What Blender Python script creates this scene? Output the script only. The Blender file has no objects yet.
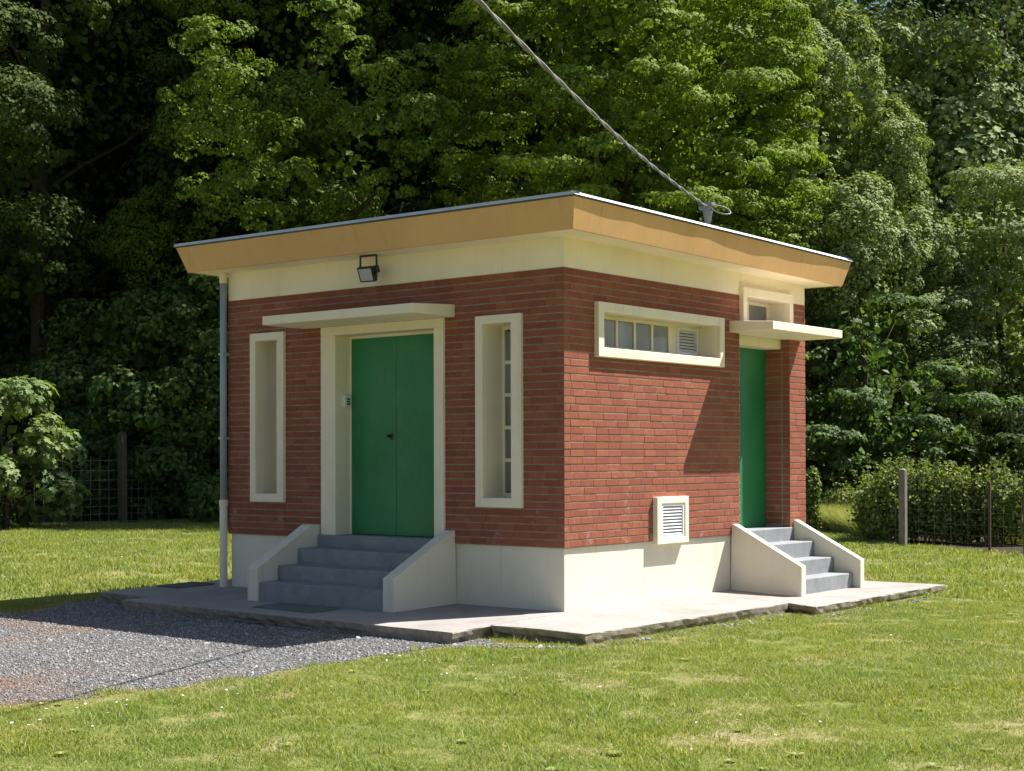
import bpy, math, random
import numpy as np
from mathutils import Vector, Matrix

sc = bpy.context.scene
rng = np.random.default_rng(7)
random.seed(7)
R = math.radians

# ------------------------------------------------------------------ camera
CAM = Vector((8.947, -11.841, 1.515))
YAW, PITCH, ROLL, FPX = 0.68177, 0.009526, -0.00271, 1507.1
FW = Vector((-math.sin(YAW) * math.cos(PITCH), math.cos(YAW) * math.cos(PITCH), math.sin(PITCH)))
RT = Vector((math.cos(YAW), math.sin(YAW), 0))
UP = RT.cross(FW)
rt = math.cos(ROLL) * RT + math.sin(ROLL) * UP
up = -math.sin(ROLL) * RT + math.cos(ROLL) * UP
cam = bpy.data.objects.new('camera', bpy.data.cameras.new('camera'))
sc.collection.objects.link(cam)
cam.matrix_world = Matrix(((rt.x, up.x, -FW.x, CAM.x), (rt.y, up.y, -FW.y, CAM.y), (rt.z, up.z, -FW.z, CAM.z), (0, 0, 0, 1)))
cam.data.sensor_width = 36
cam.data.lens = FPX * 36 / 1024
cam.data.shift_y = (443.99 - 385.5) / 1024
cam.data.clip_end = 2000
sc.camera = cam

# ------------------------------------------------------------------ sky, sun, exposure
SUN = Vector((1, 1.75, 2.89)).normalized()
world = bpy.data.worlds.new('World'); sc.world = world; world.use_nodes = True
nt = world.node_tree; nt.nodes.clear()
sky = nt.nodes.new('ShaderNodeTexSky'); sky.sky_type = 'NISHITA'; sky.sun_disc = False
sky.sun_elevation = math.asin(SUN.z); sky.sun_rotation = math.atan2(SUN.x, SUN.y)
bg = nt.nodes.new('ShaderNodeBackground'); bg.inputs[1].default_value = 0.05
sky.dust_density = 2.0
wo = nt.nodes.new('ShaderNodeOutputWorld')
nt.links.new(sky.outputs[0], bg.inputs[0]); nt.links.new(bg.outputs[0], wo.inputs[0])
sl = bpy.data.lights.new('sun', 'SUN'); sl.energy = 5.0; sl.angle = R(0.4); sl.color = (1, 0.965, 0.91)
so = bpy.data.objects.new('sun', sl); sc.collection.objects.link(so)
so.rotation_euler = SUN.to_track_quat('Z', 'Y').to_euler()
sc.view_settings.view_transform = 'Standard'; sc.view_settings.look = 'None'
sc.view_settings.exposure = 1.2; sc.view_settings.gamma = 1
sc.render.engine = 'CYCLES'
sc.cycles.use_denoising = True
sc.cycles.max_bounces = 8; sc.cycles.transmission_bounces = 6; sc.cycles.transparent_max_bounces = 6

# ------------------------------------------------------------------ helpers
G = -0.14                                   # lawn level (0 is the apron beside the wall)
COL = sc.collection

def gpt(px, depth, z=G):
    """ground point under pixel column px at a depth along the view axis"""
    p = CAM + FW * depth + RT * ((px - 512) / FPX * depth)
    return Vector((p.x, p.y, z))

def ppt(px, py, depth):
    p = CAM + FW * depth + rt * ((px - 512) / FPX * depth) - up * ((py - 443.99) / FPX * depth)
    return Vector(p)

def tag(o, label=None, cat=None, group=None, kind=None):
    if label: o['label'] = label
    if cat: o['category'] = cat
    if group: o['group'] = group
    if kind: o['kind'] = kind
    return o

def link(o, parent=None):
    COL.objects.link(o)
    if parent is not None:
        o.parent = parent
        o.matrix_parent_inverse = parent_world(parent).inverted()
    return o

def parent_world(p):
    m = p.matrix_basis.copy()
    q = p
    while q.parent is not None:
        m = q.parent.matrix_basis @ q.matrix_parent_inverse @ m if False else (q.parent.matrix_basis @ q.matrix_parent_inverse) @ m
        q = q.parent
    return m

def empty(name, loc, parent=None):
    o = bpy.data.objects.new(name, None); o.location = loc; o.empty_display_size = .2
    return link(o, parent)

class MB:
    def __init__(s): s.v = []; s.f = []
    def quad(s, a, b, c, d):
        n = len(s.v); s.v += [tuple(a), tuple(b), tuple(c), tuple(d)]; s.f.append((n, n + 1, n + 2, n + 3))
    def box(s, x0, x1, y0, y1, z0, z1):
        x0, x1 = min(x0, x1), max(x0, x1); y0, y1 = min(y0, y1), max(y0, y1); z0, z1 = min(z0, z1), max(z0, z1)
        n = len(s.v)
        s.v += [(x0, y0, z0), (x1, y0, z0), (x1, y1, z0), (x0, y1, z0), (x0, y0, z1), (x1, y0, z1), (x1, y1, z1), (x0, y1, z1)]
        s.f += [(n, n + 3, n + 2, n + 1), (n + 4, n + 5, n + 6, n + 7), (n, n + 1, n + 5, n + 4), (n + 1, n + 2, n + 6, n + 5), (n + 2, n + 3, n + 7, n + 6), (n + 3, n, n + 4, n + 7)]
        return s
    def prism(s, pts, vec):
        """closed prism: polygon pts (list of Vector) swept by vec"""
        n = len(s.v); k = len(pts); vec = Vector(vec)
        s.v += [tuple(p) for p in pts] + [tuple(Vector(p) + vec) for p in pts]
        s.f.append(tuple(range(n + k - 1, n - 1, -1))); s.f.append(tuple(range(n + k, n + 2 * k)))
        for i in range(k):
            j = (i + 1) % k; s.f.append((n + i, n + j, n + k + j, n + k + i))
        return s
    def tube(s, pts, rad, seg=8, cap=True):
        pts = [Vector(p) for p in pts]; k = len(pts); n0 = len(s.v)
        if not hasattr(rad, '__len__'): rad = [rad] * k
        t0 = (pts[1] - pts[0]).normalized()
        a = t0.orthogonal().normalized()
        for i, p in enumerate(pts):
            t = (pts[min(i + 1, k - 1)] - pts[max(i - 1, 0)]).normalized()
            a = (a - t * a.dot(t)).normalized(); b = t.cross(a)
            for j in range(seg):
                an = 2 * math.pi * j / seg
                s.v.append(tuple(p + (a * math.cos(an) + b * math.sin(an)) * rad[i]))
        for i in range(k - 1):
            for j in range(seg):
                q = n0 + i * seg; j2 = (j + 1) % seg
                s.f.append((q + j, q + j2, q + seg + j2, q + seg + j))
        if cap:
            s.f.append(tuple(n0 + j for j in range(seg - 1, -1, -1))); s.f.append(tuple(n0 + (k - 1) * seg + j for j in range(seg)))
        return s
    def build(s, name, mat, parent=None, smooth=False, bevel=0):
        me = bpy.data.meshes.new(name); me.from_pydata(s.v, [], s.f); me.update()
        if mat: me.materials.append(mat)
        if smooth: me.polygons.foreach_set('use_smooth', [True] * len(me.polygons))
        o = bpy.data.objects.new(name, me)
        link(o, parent)
        if bevel:
            m = o.modifiers.new('bevel', 'BEVEL'); m.width = bevel; m.segments = 2; m.limit_method = 'ANGLE'
        return o

def np_mesh(name, V, F, mat, smooth=False):
    """V (n,3), F (m,k) numpy -> mesh datablock"""
    me = bpy.data.meshes.new(name)
    V = np.ascontiguousarray(V, np.float32); F = np.ascontiguousarray(F, np.int32)
    me.vertices.add(len(V)); me.vertices.foreach_set('co', V.ravel())
    m, k = F.shape
    me.loops.add(m * k); me.loops.foreach_set('vertex_index', F.ravel())
    me.polygons.add(m); me.polygons.foreach_set('loop_start', np.arange(0, m * k, k, dtype=np.int32))
    if smooth: me.polygons.foreach_set('use_smooth', np.ones(m, bool))
    me.update(calc_edges=True)
    if mat: me.materials.append(mat)
    return me

# ------------------------------------------------------------------ materials
class Mat:
    def __init__(s, name, rough=.8, spec=.3):
        s.m = bpy.data.materials.new(name); s.m.use_nodes = True; s.t = s.m.node_tree
        s.p = s.t.nodes['Principled BSDF']; s.out = s.t.nodes['Material Output']
        s.p.inputs['Roughness'].default_value = rough; s.p.inputs['Specular IOR Level'].default_value = spec
        s.tc = s.t.nodes.new('ShaderNodeTexCoord')
    def n(s, typ, **kw):
        x = s.t.nodes.new(typ)
        for k, v in kw.items(): setattr(x, k, v)
        return x
    def l(s, a, b): s.t.links.new(a, b)
    def noise(s, scale, detail=4, rough=.55, coord='Object', stretch=None):
        x = s.n('ShaderNodeTexNoise'); x.inputs['Scale'].default_value = scale; x.inputs['Detail'].default_value = detail; x.inputs['Roughness'].default_value = rough
        if stretch:
            mp = s.n('ShaderNodeMapping'); mp.inputs['Scale'].default_value = stretch; s.l(s.tc.outputs[coord], mp.inputs[0]); s.l(mp.outputs[0], x.inputs[0])
        else: s.l(s.tc.outputs[coord], x.inputs[0])
        return x.outputs[0]
    def ramp(s, fac, stops):
        x = s.n('ShaderNodeValToRGB'); e = x.color_ramp.elements
        while len(e) < len(stops): e.new(.5)
        for i, (p, c) in enumerate(stops):
            e[i].position = p; e[i].color = (*c, 1) if len(c) == 3 else c
        s.l(fac, x.inputs[0]); return x.outputs[0]
    def mix(s, fac, a, b, typ='MIX'):
        x = s.n('ShaderNodeMix', data_type='RGBA', blend_type=typ)
        for sock, val in ((x.inputs[0], fac), (x.inputs[6], a), (x.inputs[7], b)):
            if hasattr(val, 'is_output'): s.l(val, sock)
            elif sock.type == 'VALUE': sock.default_value = val
            else: sock.default_value = (*val, 1)
        return x.outputs[2]
    def math(s, op, a, b=None):
        x = s.n('ShaderNodeMath', operation=op)
        for i, val in enumerate((a, b)):
            if val is None: continue
            if hasattr(val, 'is_output'): s.l(val, x.inputs[i])
            else: x.inputs[i].default_value = val
        return x.outputs[0]
    def color(s, c):
        if hasattr(c, 'is_output'): s.l(c, s.p.inputs['Base Color'])
        else: s.p.inputs['Base Color'].default_value = (*c, 1)
        return s
    def bump(s, h, strength=.3, dist=.01):
        x = s.n('ShaderNodeBump'); x.inputs['Strength'].default_value = strength; x.inputs['Distance'].default_value = dist
        s.l(h, x.inputs['Height']); s.l(x.outputs[0], s.p.inputs['Normal']); return s

def sc3(c, k): return tuple(x * k for x in c)

def paint(name, c, rough=.75, spec=.25, var=.12, scale=3, grain=120, bump=.15, dirt=None):
    m = Mat(name, rough, spec)
    col = m.ramp(m.noise(scale, 5, .6), [(.3, sc3(c, 1 - var)), (.7, sc3(c, 1 + var * .5))])
    if dirt:
        col = m.mix(m.ramp(m.noise(1.3, 6, .7, stretch=(1, 1, .25)), [(.55, (0, 0, 0)), (.8, (.45, .45, .45))]), col, dirt)
    if dirt:
        st = m.ramp(m.noise(11, 5, .6, stretch=(1, 1, .05)), [(.57, (0, 0, 0)), (.75, (.32, .32, .32))])
        col = m.mix(st, col, sc3(dirt, .72))
        sp = m.ramp(m.noise(26, 3, .5), [(.70, (0, 0, 0)), (.78, (.5, .5, .5))])
        col = m.mix(sp, col, sc3(dirt, .8))
    m.color(col).bump(m.noise(grain, 3), bump, .004)
    return m.m

M = {}
M['cream'] = paint('cream_render', (.92, .81, .65), .85, .15, .07, 1.6, 90, .35, dirt=(.78, .66, .48))
M['plinth'] = paint('plinth_render', (.75, .695, .575), .85, .15, .07, 1.6, 90, .35, dirt=(.56, .49, .36))
M['trim'] = paint('surround_paint', (.86, .77, .61), .8, .2, .05, 2.5, 140, .2, dirt=(.60, .53, .40))
M['ochre'] = paint('ochre_fascia_paint', (.70, .42, .185), .8, .2, .10, 1.4, 60, .25, dirt=(.55, .32, .13))
M['zinc'] = paint('zinc_flashing', (.56, .60, .66), .45, .5, .1, 6, 60, .05); M['zinc'].node_tree.nodes['Principled BSDF'].inputs['Metallic'].default_value = .25
M['pvc'] = paint('grey_pvc_pipe', (.34, .39, .46), .4, .5, .08, 5, 60, .02)
M['roof'] = paint('roofing_felt', (.12, .12, .12), .9, .2, .2, 3, 80, .5)
M['stepgrey'] = paint('grey_floor_paint', (.26, .27, .285), .75, .3, .2, 7, 90, .4, dirt=(.31, .31, .31))
M['black'] = paint('black_metal', (.02, .02, .02), .45, .5, .1, 8, 80, .05)
M['iron'] = paint('rusty_iron', (.09, .06, .045), .8, .3, .3, 12, 80, .3)
M['steel'] = paint('galvanised_steel', (.32, .33, .34), .45, .5, .15, 12, 80, .1); M['steel'].node_tree.nodes['Principled BSDF'].inputs['Metallic'].default_value = .7
M['wire'] = paint('fence_wire', (.22, .20, .18), .6, .4, .2, 12, 80, .1)
M['cable'] = paint('grey_cable', (.20, .195, .19), .6, .4, .15, 9, 60, .1)
M['white_slat'] = paint('white_metal', (.74, .75, .76), .45, .5, .05, 8, 60, .03)
M['grate'] = paint('dark_grate', (.19, .19, .185), .7, .3, .2, 12, 80, .3)
M['post_conc'] = paint('weathered_concrete', (.20, .185, .16), .9, .2, .2, 8, 70, .5)
M['post_wood'] = paint('weathered_timber', (.11, .085, .065), .9, .15, .3, 6, 50, .5)
M['room_dark'] = paint('dark_interior', (.05, .05, .05), .9, .1)  # near-black sheets behind the glass, painting the shade of the unlit room

def door_mat():
    m = Mat('green_gloss_paint', .36, .45)
    base = m.ramp(m.noise(1.1, 4), [(.35, (.012, .165, .055)), (.65, (.018, .215, .075))])
    scuff = m.ramp(m.noise(2.3, 7, .75, stretch=(1, 1, .5)), [(.52, (0, 0, 0)), (.70, (.55, .55, .55))])
    m.color(m.mix(scuff, base, (.09, .22, .12)))
    m.l(m.ramp(m.noise(2, 6), [(.3, (.28,) * 3), (.7, (.5,) * 3)]), m.p.inputs['Roughness'])
    m.bump(m.noise(9, 3), .06, .01)
    return m.m
M['green'] = door_mat()

def brick_mat():
    m = Mat('red_brick', .85, .2)
    g = m.n('ShaderNodeNewGeometry'); oi = m.n('ShaderNodeObjectInfo')
    r = m.math('FRACT', m.math('ADD', g.outputs['Random Per Island'], m.math('MULTIPLY', oi.outputs['Random'], 7.31)))
    base = m.ramp(r, [(0, (.265, .082, .049)), (.3, (.292, .092, .054)), (.6, (.312, .102, .058)), (.85, (.345, .124, .068)), (1, (.275, .085, .051))])
    wn = m.n('ShaderNodeTexNoise'); wn.inputs['Scale'].default_value = 22; wn.inputs['Detail'].default_value = 6; m.l(g.outputs['Position'], wn.inputs[0])
    base = m.mix(m.ramp(wn.outputs[0], [(.35, (.30,) * 3), (.7, (0,) * 3)]), base, (.17, .05, .035))
    # lime bloom, mostly on the lower courses
    w2 = m.n('ShaderNodeTexNoise'); w2.inputs['Scale'].default_value = 4.2; w2.inputs['Detail'].default_value = 9; w2.inputs['Roughness'].default_value = .72; m.l(g.outputs['Position'], w2.inputs[0])
    sp = m.n('ShaderNodeSeparateXYZ'); m.l(g.outputs['Position'], sp.inputs[0])
    low = m.n('ShaderNodeMapRange'); low.inputs[1].default_value = .6; low.inputs[2].default_value = 2.2; low.inputs[3].default_value = .10; low.inputs[4].default_value = 0
    m.l(sp.outputs[2], low.inputs[0])
    bloom = m.ramp(m.math('ADD', w2.outputs[0], low.outputs[0]), [(.66, (0,) * 3), (.78, (.55,) * 3)])
    m.color(m.mix(bloom, base, (.60, .45, .38)))
    m.l(wn.outputs[0], m.p.inputs['Roughness']) if False else None
    m.bump(wn.outputs[0], .5, .004)
    return m.m
M['brick'] = brick_mat()
M['mortar'] = paint('lime_mortar', (.29, .265, .235), .95, .1, .35, 9, 130, .5, dirt=(.62, .58, .53))

def concrete_mat():
    m = Mat('apron_concrete', .9, .2)
    c = m.ramp(m.noise(1.4, 7, .65), [(.28, (.235, .22, .20)), (.5, (.305, .288, .268)), (.72, (.345, .328, .31))])
    c = m.mix(m.ramp(m.noise(9, 8, .7), [(.58, (0,) * 3), (.72, (.5,) * 3)]), c, (.30, .27, .23))
    g = m.n('ShaderNodeNewGeometry'); sp = m.n('ShaderNodeSeparateXYZ'); m.l(g.outputs['Normal'], sp.inputs[0])
    side = m.math('LESS_THAN', sp.outputs[2], .6)
    c = m.mix(side, c, m.ramp(m.noise(14, 8, .7), [(.3, (.20, .17, .135)), (.7, (.42, .37, .30))]))
    m.color(c).bump(m.noise(40, 8, .7), .5, .012)
    return m.m
M['concrete'] = concrete_mat()

def glass_mat():
    m = Mat('dusty_wired_glass', .09, .6)
    m.color(m.ramp(m.noise(2.5, 5, .6, stretch=(1, 1, .3)), [(.3, (.14, .16, .17)), (.7, (.36, .40, .42))]))
    m.p.inputs['Transmission Weight'].default_value = .25
    return m.m
M['glass'] = glass_mat()
def lens_mat():
    m = Mat('floodlight_lens', .15, .6); m.color((.55, .58, .56)); m.p.inputs['Transmission Weight'].default_value = .3
    return m.m
M['lens'] = lens_mat()

def leaf_mat(name, stops, trans=.26, rough=.65, spec=.08, tcol=(1.6, 1.7, .5)):
    m = Mat(name, rough, spec)
    g = m.n('ShaderNodeNewGeometry')
    c = m.ramp(g.outputs['Random Per Island'], stops)
    big = m.n('ShaderNodeTexNoise'); big.inputs['Scale'].default_value = .55; big.inputs['Detail'].default_value = 2; m.l(g.outputs['Position'], big.inputs[0])
    c = m.mix(m.ramp(big.outputs[0], [(.35, (0,) * 3), (.65, (.55,) * 3)]), c, m.mix(1.0, c, (1.35, 1.15, .75), 'MULTIPLY'))
    m.color(c)
    tr = m.n('ShaderNodeBsdfTranslucent'); m.l(m.mix(1.0, c, tcol, 'MULTIPLY'), tr.inputs[0])
    mx = m.n('ShaderNodeMixShader'); mx.inputs[0].default_value = trans
    m.l(m.p.outputs[0], mx.inputs[1]); m.l(tr.outputs[0], mx.inputs[2]); m.l(mx.outputs[0], m.out.inputs[0])
    return m.m
def greens(d, md, l, y): return [(0, d), (.35, md), (.75, l), (.96, y), (1, y)]
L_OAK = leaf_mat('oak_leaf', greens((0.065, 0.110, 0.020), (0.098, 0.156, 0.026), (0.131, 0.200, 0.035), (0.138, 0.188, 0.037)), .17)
L_SHADE = leaf_mat('painted_shade_leaf', greens((.026, .046, .012), (.038, .064, .015), (.054, .086, .020), (.075, .10, .025)), .12)  # oak greens darkened: the shade of the deep wood put into the colour
L_SYCSUN = leaf_mat('painted_sun_sycamore_leaf', greens((.085, .140, .055), (.115, .180, .070), (.15, .22, .085), (.19, .24, .10)), .25, .55, .15)  # sycamore greens lightened: sunlight on the young tree put into the colour
L_BEECH = leaf_mat('hornbeam_leaf', greens((0.096, 0.154, 0.025), (0.144, 0.216, 0.033), (0.187, 0.264, 0.045), (0.187, 0.264, 0.049)), .22)
L_LIME = leaf_mat('lime_leaf', greens((0.108, 0.159, 0.066), (0.159, 0.224, 0.090), (0.220, 0.289, 0.117), (0.243, 0.308, 0.138)), .16)
L_FAR = leaf_mat('far_leaf', greens((0.057, 0.099, 0.054), (0.082, 0.134, 0.071), (0.113, 0.172, 0.088), (0.127, 0.175, 0.085)), .16)
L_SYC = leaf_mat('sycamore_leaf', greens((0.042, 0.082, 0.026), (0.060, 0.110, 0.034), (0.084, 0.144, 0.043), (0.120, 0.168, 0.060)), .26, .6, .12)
L_IVY = leaf_mat('ivy_leaf', greens((0.064, 0.106, 0.035), (0.109, 0.160, 0.054), (0.168, 0.224, 0.083), (0.304, 0.288, 0.120)), .22, .6, .12)
L_DRY = leaf_mat('dry_lawn_blade', [(0, (.17, .20, .06)), (.35, (.30, .27, .12)), (.7, (.40, .34, .19)), (1, (.50, .43, .27))], .2, .7, .1, (1.2, 1.2, .8))
L_WEED = leaf_mat('long_grass_blade', greens((.16, .20, .075), (.23, .265, .11), (.31, .32, .16), (.42, .38, .23)), .35, .6, .2)
L_LAWN = leaf_mat('lawn_blade', [(0, (.105, .165, .030)), (.4, (.160, .235, .045)), (.70, (.215, .280, .065)), (.86, (.30, .31, .13)), (1, (.46, .41, .26))], .35, .55, .25, (1.5, 1.5, .7))
M['bark'] = paint('bark', (.062, .050, .038), .95, .1, .35, 7, 30, .8, dirt=(.10, .095, .07))

def ground_mat():
    m = Mat('lawn_soil', .95, .1)
    c = m.ramp(m.noise(.9, 8, .65), [(.30, (.11, .15, .030)), (.48, (.17, .20, .05)), (.62, (.29, .25, .12)), (.8, (.36, .30, .18))])
    c = m.mix(m.ramp(m.noise(30, 4), [(.4, (0,) * 3), (.7, (.6,) * 3)]), c, (.07, .055, .03))
    m.color(c).bump(m.noise(35, 6), .8, .03); return m.m
def gravel_ground_mat():
    m = Mat('gravel_bed', .95, .15)
    v = m.n('ShaderNodeTexVoronoi'); v.inputs['Scale'].default_value = 42; m.l(m.tc.outputs['Object'], v.inputs[0])
    c = m.ramp(v.outputs['Color'], [(0, (.06, .06, .064)), (.5, (.10, .10, .10)), (1, (.17, .165, .16))])
    c = m.mix(m.ramp(m.noise(.8, 6, .65), [(.52, (0,) * 3), (.68, (.55,) * 3)]), c, (.21, .13, .085))
    m.color(c).bump(v.outputs['Distance'], .9, .02); return m.m
def litter_mat():
    m = Mat('leaf_litter', .95, .1)
    m.color(m.ramp(m.noise(7, 8, .7), [(.3, (.022, .018, .011)), (.6, (.060, .045, .028)), (.8, (.045, .055, .02))])).bump(m.noise(20, 6), .9, .05); return m.m
def stone_mat():
    m = Mat('gravel_stone', .85, .25)
    g = m.n('ShaderNodeNewGeometry'); oi = m.n('ShaderNodeObjectInfo')
    c = m.ramp(oi.outputs['Random'], [(0, (.14, .14, .145)), (.35, (.195, .195, .195)), (.7, (.245, .242, .235)), (.94, (.32, .31, .30)), (1, (.50, .49, .48))])
    n = m.n('ShaderNodeTexNoise'); n.inputs['Scale'].default_value = .75; n.inputs['Detail'].default_value = 5; m.l(g.outputs['Position'], n.inputs[0])
    sp = m.n('ShaderNodeSeparateXYZ'); m.l(g.outputs['Position'], sp.inputs[0])
    mr = m.n('ShaderNodeMapRange'); mr.inputs[1].default_value = -4.2; mr.inputs[2].default_value = -6.0; mr.inputs[3].default_value = -.10; mr.inputs[4].default_value = .12; m.l(sp.outputs[1], mr.inputs[0])
    c = m.mix(m.ramp(m.math('ADD', n.outputs[0], mr.outputs[0]), [(.50, (0,) * 3), (.64, (.75,) * 3)]), c, (.26, .155, .095))      # pine-brown litter trodden in at the far end
    m.color(c); return m.m
M['ground'] = ground_mat(); M['gbed'] = gravel_ground_mat(); M['litter'] = litter_mat(); M['stone'] = stone_mat()
M['petal'] = paint('daisy_petal', (.80, .80, .78), .7, .2, .02)
M['soil'] = paint('bare_soil', (.20, .155, .10), .95, .1, .35, 6, 40, .9)

# ------------------------------------------------------------------ the setting: ground sheets
def in_poly(px, py, poly):
    poly = np.asarray(poly); n = len(poly); ins = np.zeros(len(px), bool); j = n - 1
    for i in range(n):
        xi, yi = poly[i]; xj, yj = poly[j]
        c = ((yi > py) != (yj > py)) & (px < (xj - xi) * (py - yi) / (yj - yi + 1e-12) + xi)
        ins ^= c; j = i
    return ins

mb = MB(); mb.quad((-900, -900, G), (900, -900, G), (900, 900, G), (-900, 900, G))
tag(mb.build('ground', M['ground']), kind='structure')

def sheet(name, poly, z, mat):
    me = bpy.data.meshes.new(name); me.from_pydata([(x, y, z) for x, y in poly], [], [tuple(range(len(poly)))]); me.update(); me.materials.append(mat)
    return tag(link(bpy.data.objects.new(name, me)), kind='structure')

def wobble(poly, step, amp, seed):
    r = np.random.default_rng(seed); out = []
    for i in range(len(poly)):
        a = np.array(poly[i]); b = np.array(poly[(i + 1) % len(poly)]); k = max(1, int(np.hypot(*(b - a)) / step))
        for t in range(k):
            out.append(tuple(a + (b - a) * t / k + r.normal(0, amp, 2)))
    return out
GRAVEL = wobble([(.36, -1.35), (.15, -2.0), (.06, -3.2), (.10, -3.9), (.13, -4.6), (.10, -5.5), (-.15, -6.15), (-.5, -7.0), (-1.2, -9.5), (-9.5, -9.5), (-9.0, -5.4), (-6.2, -3.0), (-5.3, -2.55), (-5.5, -2.2), (-6.1, -1.5), (-6.1, -.9), (-4.0, -.9)], .20, .065, 3)
sheet('gravel_path', GRAVEL, G + .004, M['gbed'])
# woodland floor beyond the fences
FENCE_L = [(-25.6, 5.0), (-24.9, 9.6), (-23.8, 12.2), (-24.1, 16.1), (-23.5, 20.5)]
FENCE_R = [(-13.0, 24.6), (-7.38, 19.25), (-3.12, 14.6), (-.32, 13.1), (4.5, 10.6)]
WOOD = [(-25.9, -60), *[(x - .15, y) for x, y in FENCE_L], *[(x - .1, y + .4) for x, y in FENCE_R], (40, 0), (200, 200), (-200, 200), (-200, -60)]
sheet('woodland_floor', WOOD, G + .006, M['litter'])

# ------------------------------------------------------------------ concrete apron
apron = tag(empty('concrete_apron', (0, 0, G)), kind='structure')
def slab(poly, seed):
    """cast slab with a chipped, uneven flank; falls 2 percent away from the walls"""
    r = np.random.default_rng(seed); pts = []
    for i in range(len(poly)):
        a = np.array(poly[i]); b = np.array(poly[(i + 1) % len(poly)]); k = max(1, int(np.hypot(*(b - a)) / .09))
        for t in range(k): pts.append(a + (b - a) * t / k)
    n = len(pts); c = np.mean(pts, 0); V = []; F = []
    top = lambda x, y: -max(.035 * x, -.017 * y, 0)
    for (x, y) in pts: V.append((x + r.normal(0, .004), y + r.normal(0, .004), top(x, y)))
    for lev, (dz, inset, am) in enumerate(((-.012, -.003, .003), (-.055, .006, .012), (-.085, .03, .022), (-.22, .07, .02))):
        for (x, y) in pts:
            d = c - (x, y); d = d / (np.hypot(*d) + 1e-9)
            q = np.array((x, y)) + d * (inset + abs(r.normal(0, am)))
            V.append((q[0], q[1], top(x, y) + dz + r.normal(0, .004 if lev else .001)))
    F.append(tuple(range(n)))
    for lv in range(4):
        for i in range(n):
            j = (i + 1) % n; a = lv * n; F.append((a + i, a + n + i, a + n + j, a + j))
    me = bpy.data.meshes.new('slab'); me.from_pydata(V, [], F); me.update(); me.materials.append(M['concrete'])
    o = bpy.data.objects.new('slab', me); link(o, apron)
    bm_fix(me)
    return o
import bmesh
def bm_fix(me):
    bm = bmesh.new(); bm.from_mesh(me); bmesh.ops.recalc_face_normals(bm, faces=bm.faces); bm.to_mesh(me); bm.free()
SLABS = [[(-4.82, .06), (-4.82, -1.69), (.10, -1.78), (.028, -1.21), (.028, .06)],
         [(-5.80, .9), (-5.80, -1.275), (-4.835, -1.31), (-4.835, .9)],
         [(.04, .06), (.04, -1.19), (1.066, -1.115), (1.085, 2.52), (-.05, 2.52), (-.05, .06)],
         [(-.05, 2.532), (1.095, 2.532), (1.46, 2.43), (1.41, 5.87), (.54, 5.50), (-.05, 5.45)]]
for i, pl in enumerate(SLABS): slab(pl, 20 + i)

# ------------------------------------------------------------------ the brick utility building
ZP, CO, NC = .628, .075, 37
ZT = ZP + CO * NC                            # top of the brickwork
LX, WY = -5.03, 4.96                         # wall ends
house = tag(empty('utility_building', (-2.5, 2.5, 0)), 'small flat-roofed red brick utility building with cream plinth and green doors', 'building')
ring = lambda *a: a
OPEN_F = dict(niche=(-4.60, -4.02, 1.015, 2.985), win=(-1.122, -.516, 1.015, 2.978), door=(-3.41, -1.566, .55, 2.995))
OPEN_S = dict(win=(.51, 2.954, 2.54, 3.10), door=(3.37, 4.56, .55, 3.06), transom=(3.37, 4.56, 3.06, 3.50))

def wall_cells(mb, u0, u1, z0, z1, holes, put, inn, out):
    us = sorted({u0, u1, *[min(max(h[k], u0), u1) for h in holes for k in (0, 1)]}); zs = sorted({z0, z1, *[min(max(h[k], z0), z1) for h in holes for k in (2, 3)]})
    solid = {}
    for i in range(len(us) - 1):
        for j in range(len(zs) - 1):
            cu, cz = (us[i] + us[i + 1]) / 2, (zs[j] + zs[j + 1]) / 2
            solid[i, j] = not any(h[0] < cu < h[1] and h[2] < cz < h[3] for h in holes)
    for (i, j), s in solid.items():
        if not s: continue
        a, b, c, d = us[i], us[i + 1], zs[j], zs[j + 1]
        mb.quad(put(a, out, c), put(b, out, c), put(b, out, d), put(a, out, d)); mb.quad(put(b, inn, c), put(a, inn, c), put(a, inn, d), put(b, inn, d))
        for (di, dj, e) in ((-1, 0, ((a, d), (a, c))), (1, 0, ((b, c), (b, d))), (0, -1, ((a, c), (b, c))), (0, 1, ((b, d), (a, d)))):
            if not solid.get((i + di, j + dj), False):
                (p, q), (r_, s_) = e
                mb.quad(put(p, out, q), put(p, inn, q), put(r_, inn, s_), put(r_, out, s_))
putF = lambda u, w, z: (u, w, z)              # front: u = X, w = Y inward
putS = lambda u, w, z: (-w, u, z)             # side:  u = Y, w = depth inward (-X)
shr = lambda o, d: (o[0] + d, o[1] - d, o[2] + d, o[3] - d)
mb = MB(); wall_cells(mb, LX + .006, -.013, ZP - .001, ZT, [shr(h, .012) for h in OPEN_F.values()], putF, .28, .005)
front = mb.build('front_wall', M['mortar'], house)
mb = MB(); wall_cells(mb, .009, 3.372, ZP - .001, ZT, [shr(OPEN_S['win'], .012)], putS, .30, .005)
side = mb.build('side_wall', M['mortar'], house)
mb = MB(); wall_cells(mb, 4.548, WY - .006, ZP - .001, ZT, [(4.5, 4.566, .5, 3.05)], putS, .36, .005)
pier = mb.build('wall_pier', M['mortar'], house)
mb = MB(); mb.box(LX + .01, -.29, WY - .26, WY - .008, ZP - .001, ZT); mb.box(LX + .01, LX + .26, .281, WY - .262, ZP - .001, ZT)
mb.build('rear_wall', M['mortar'], house)
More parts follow.
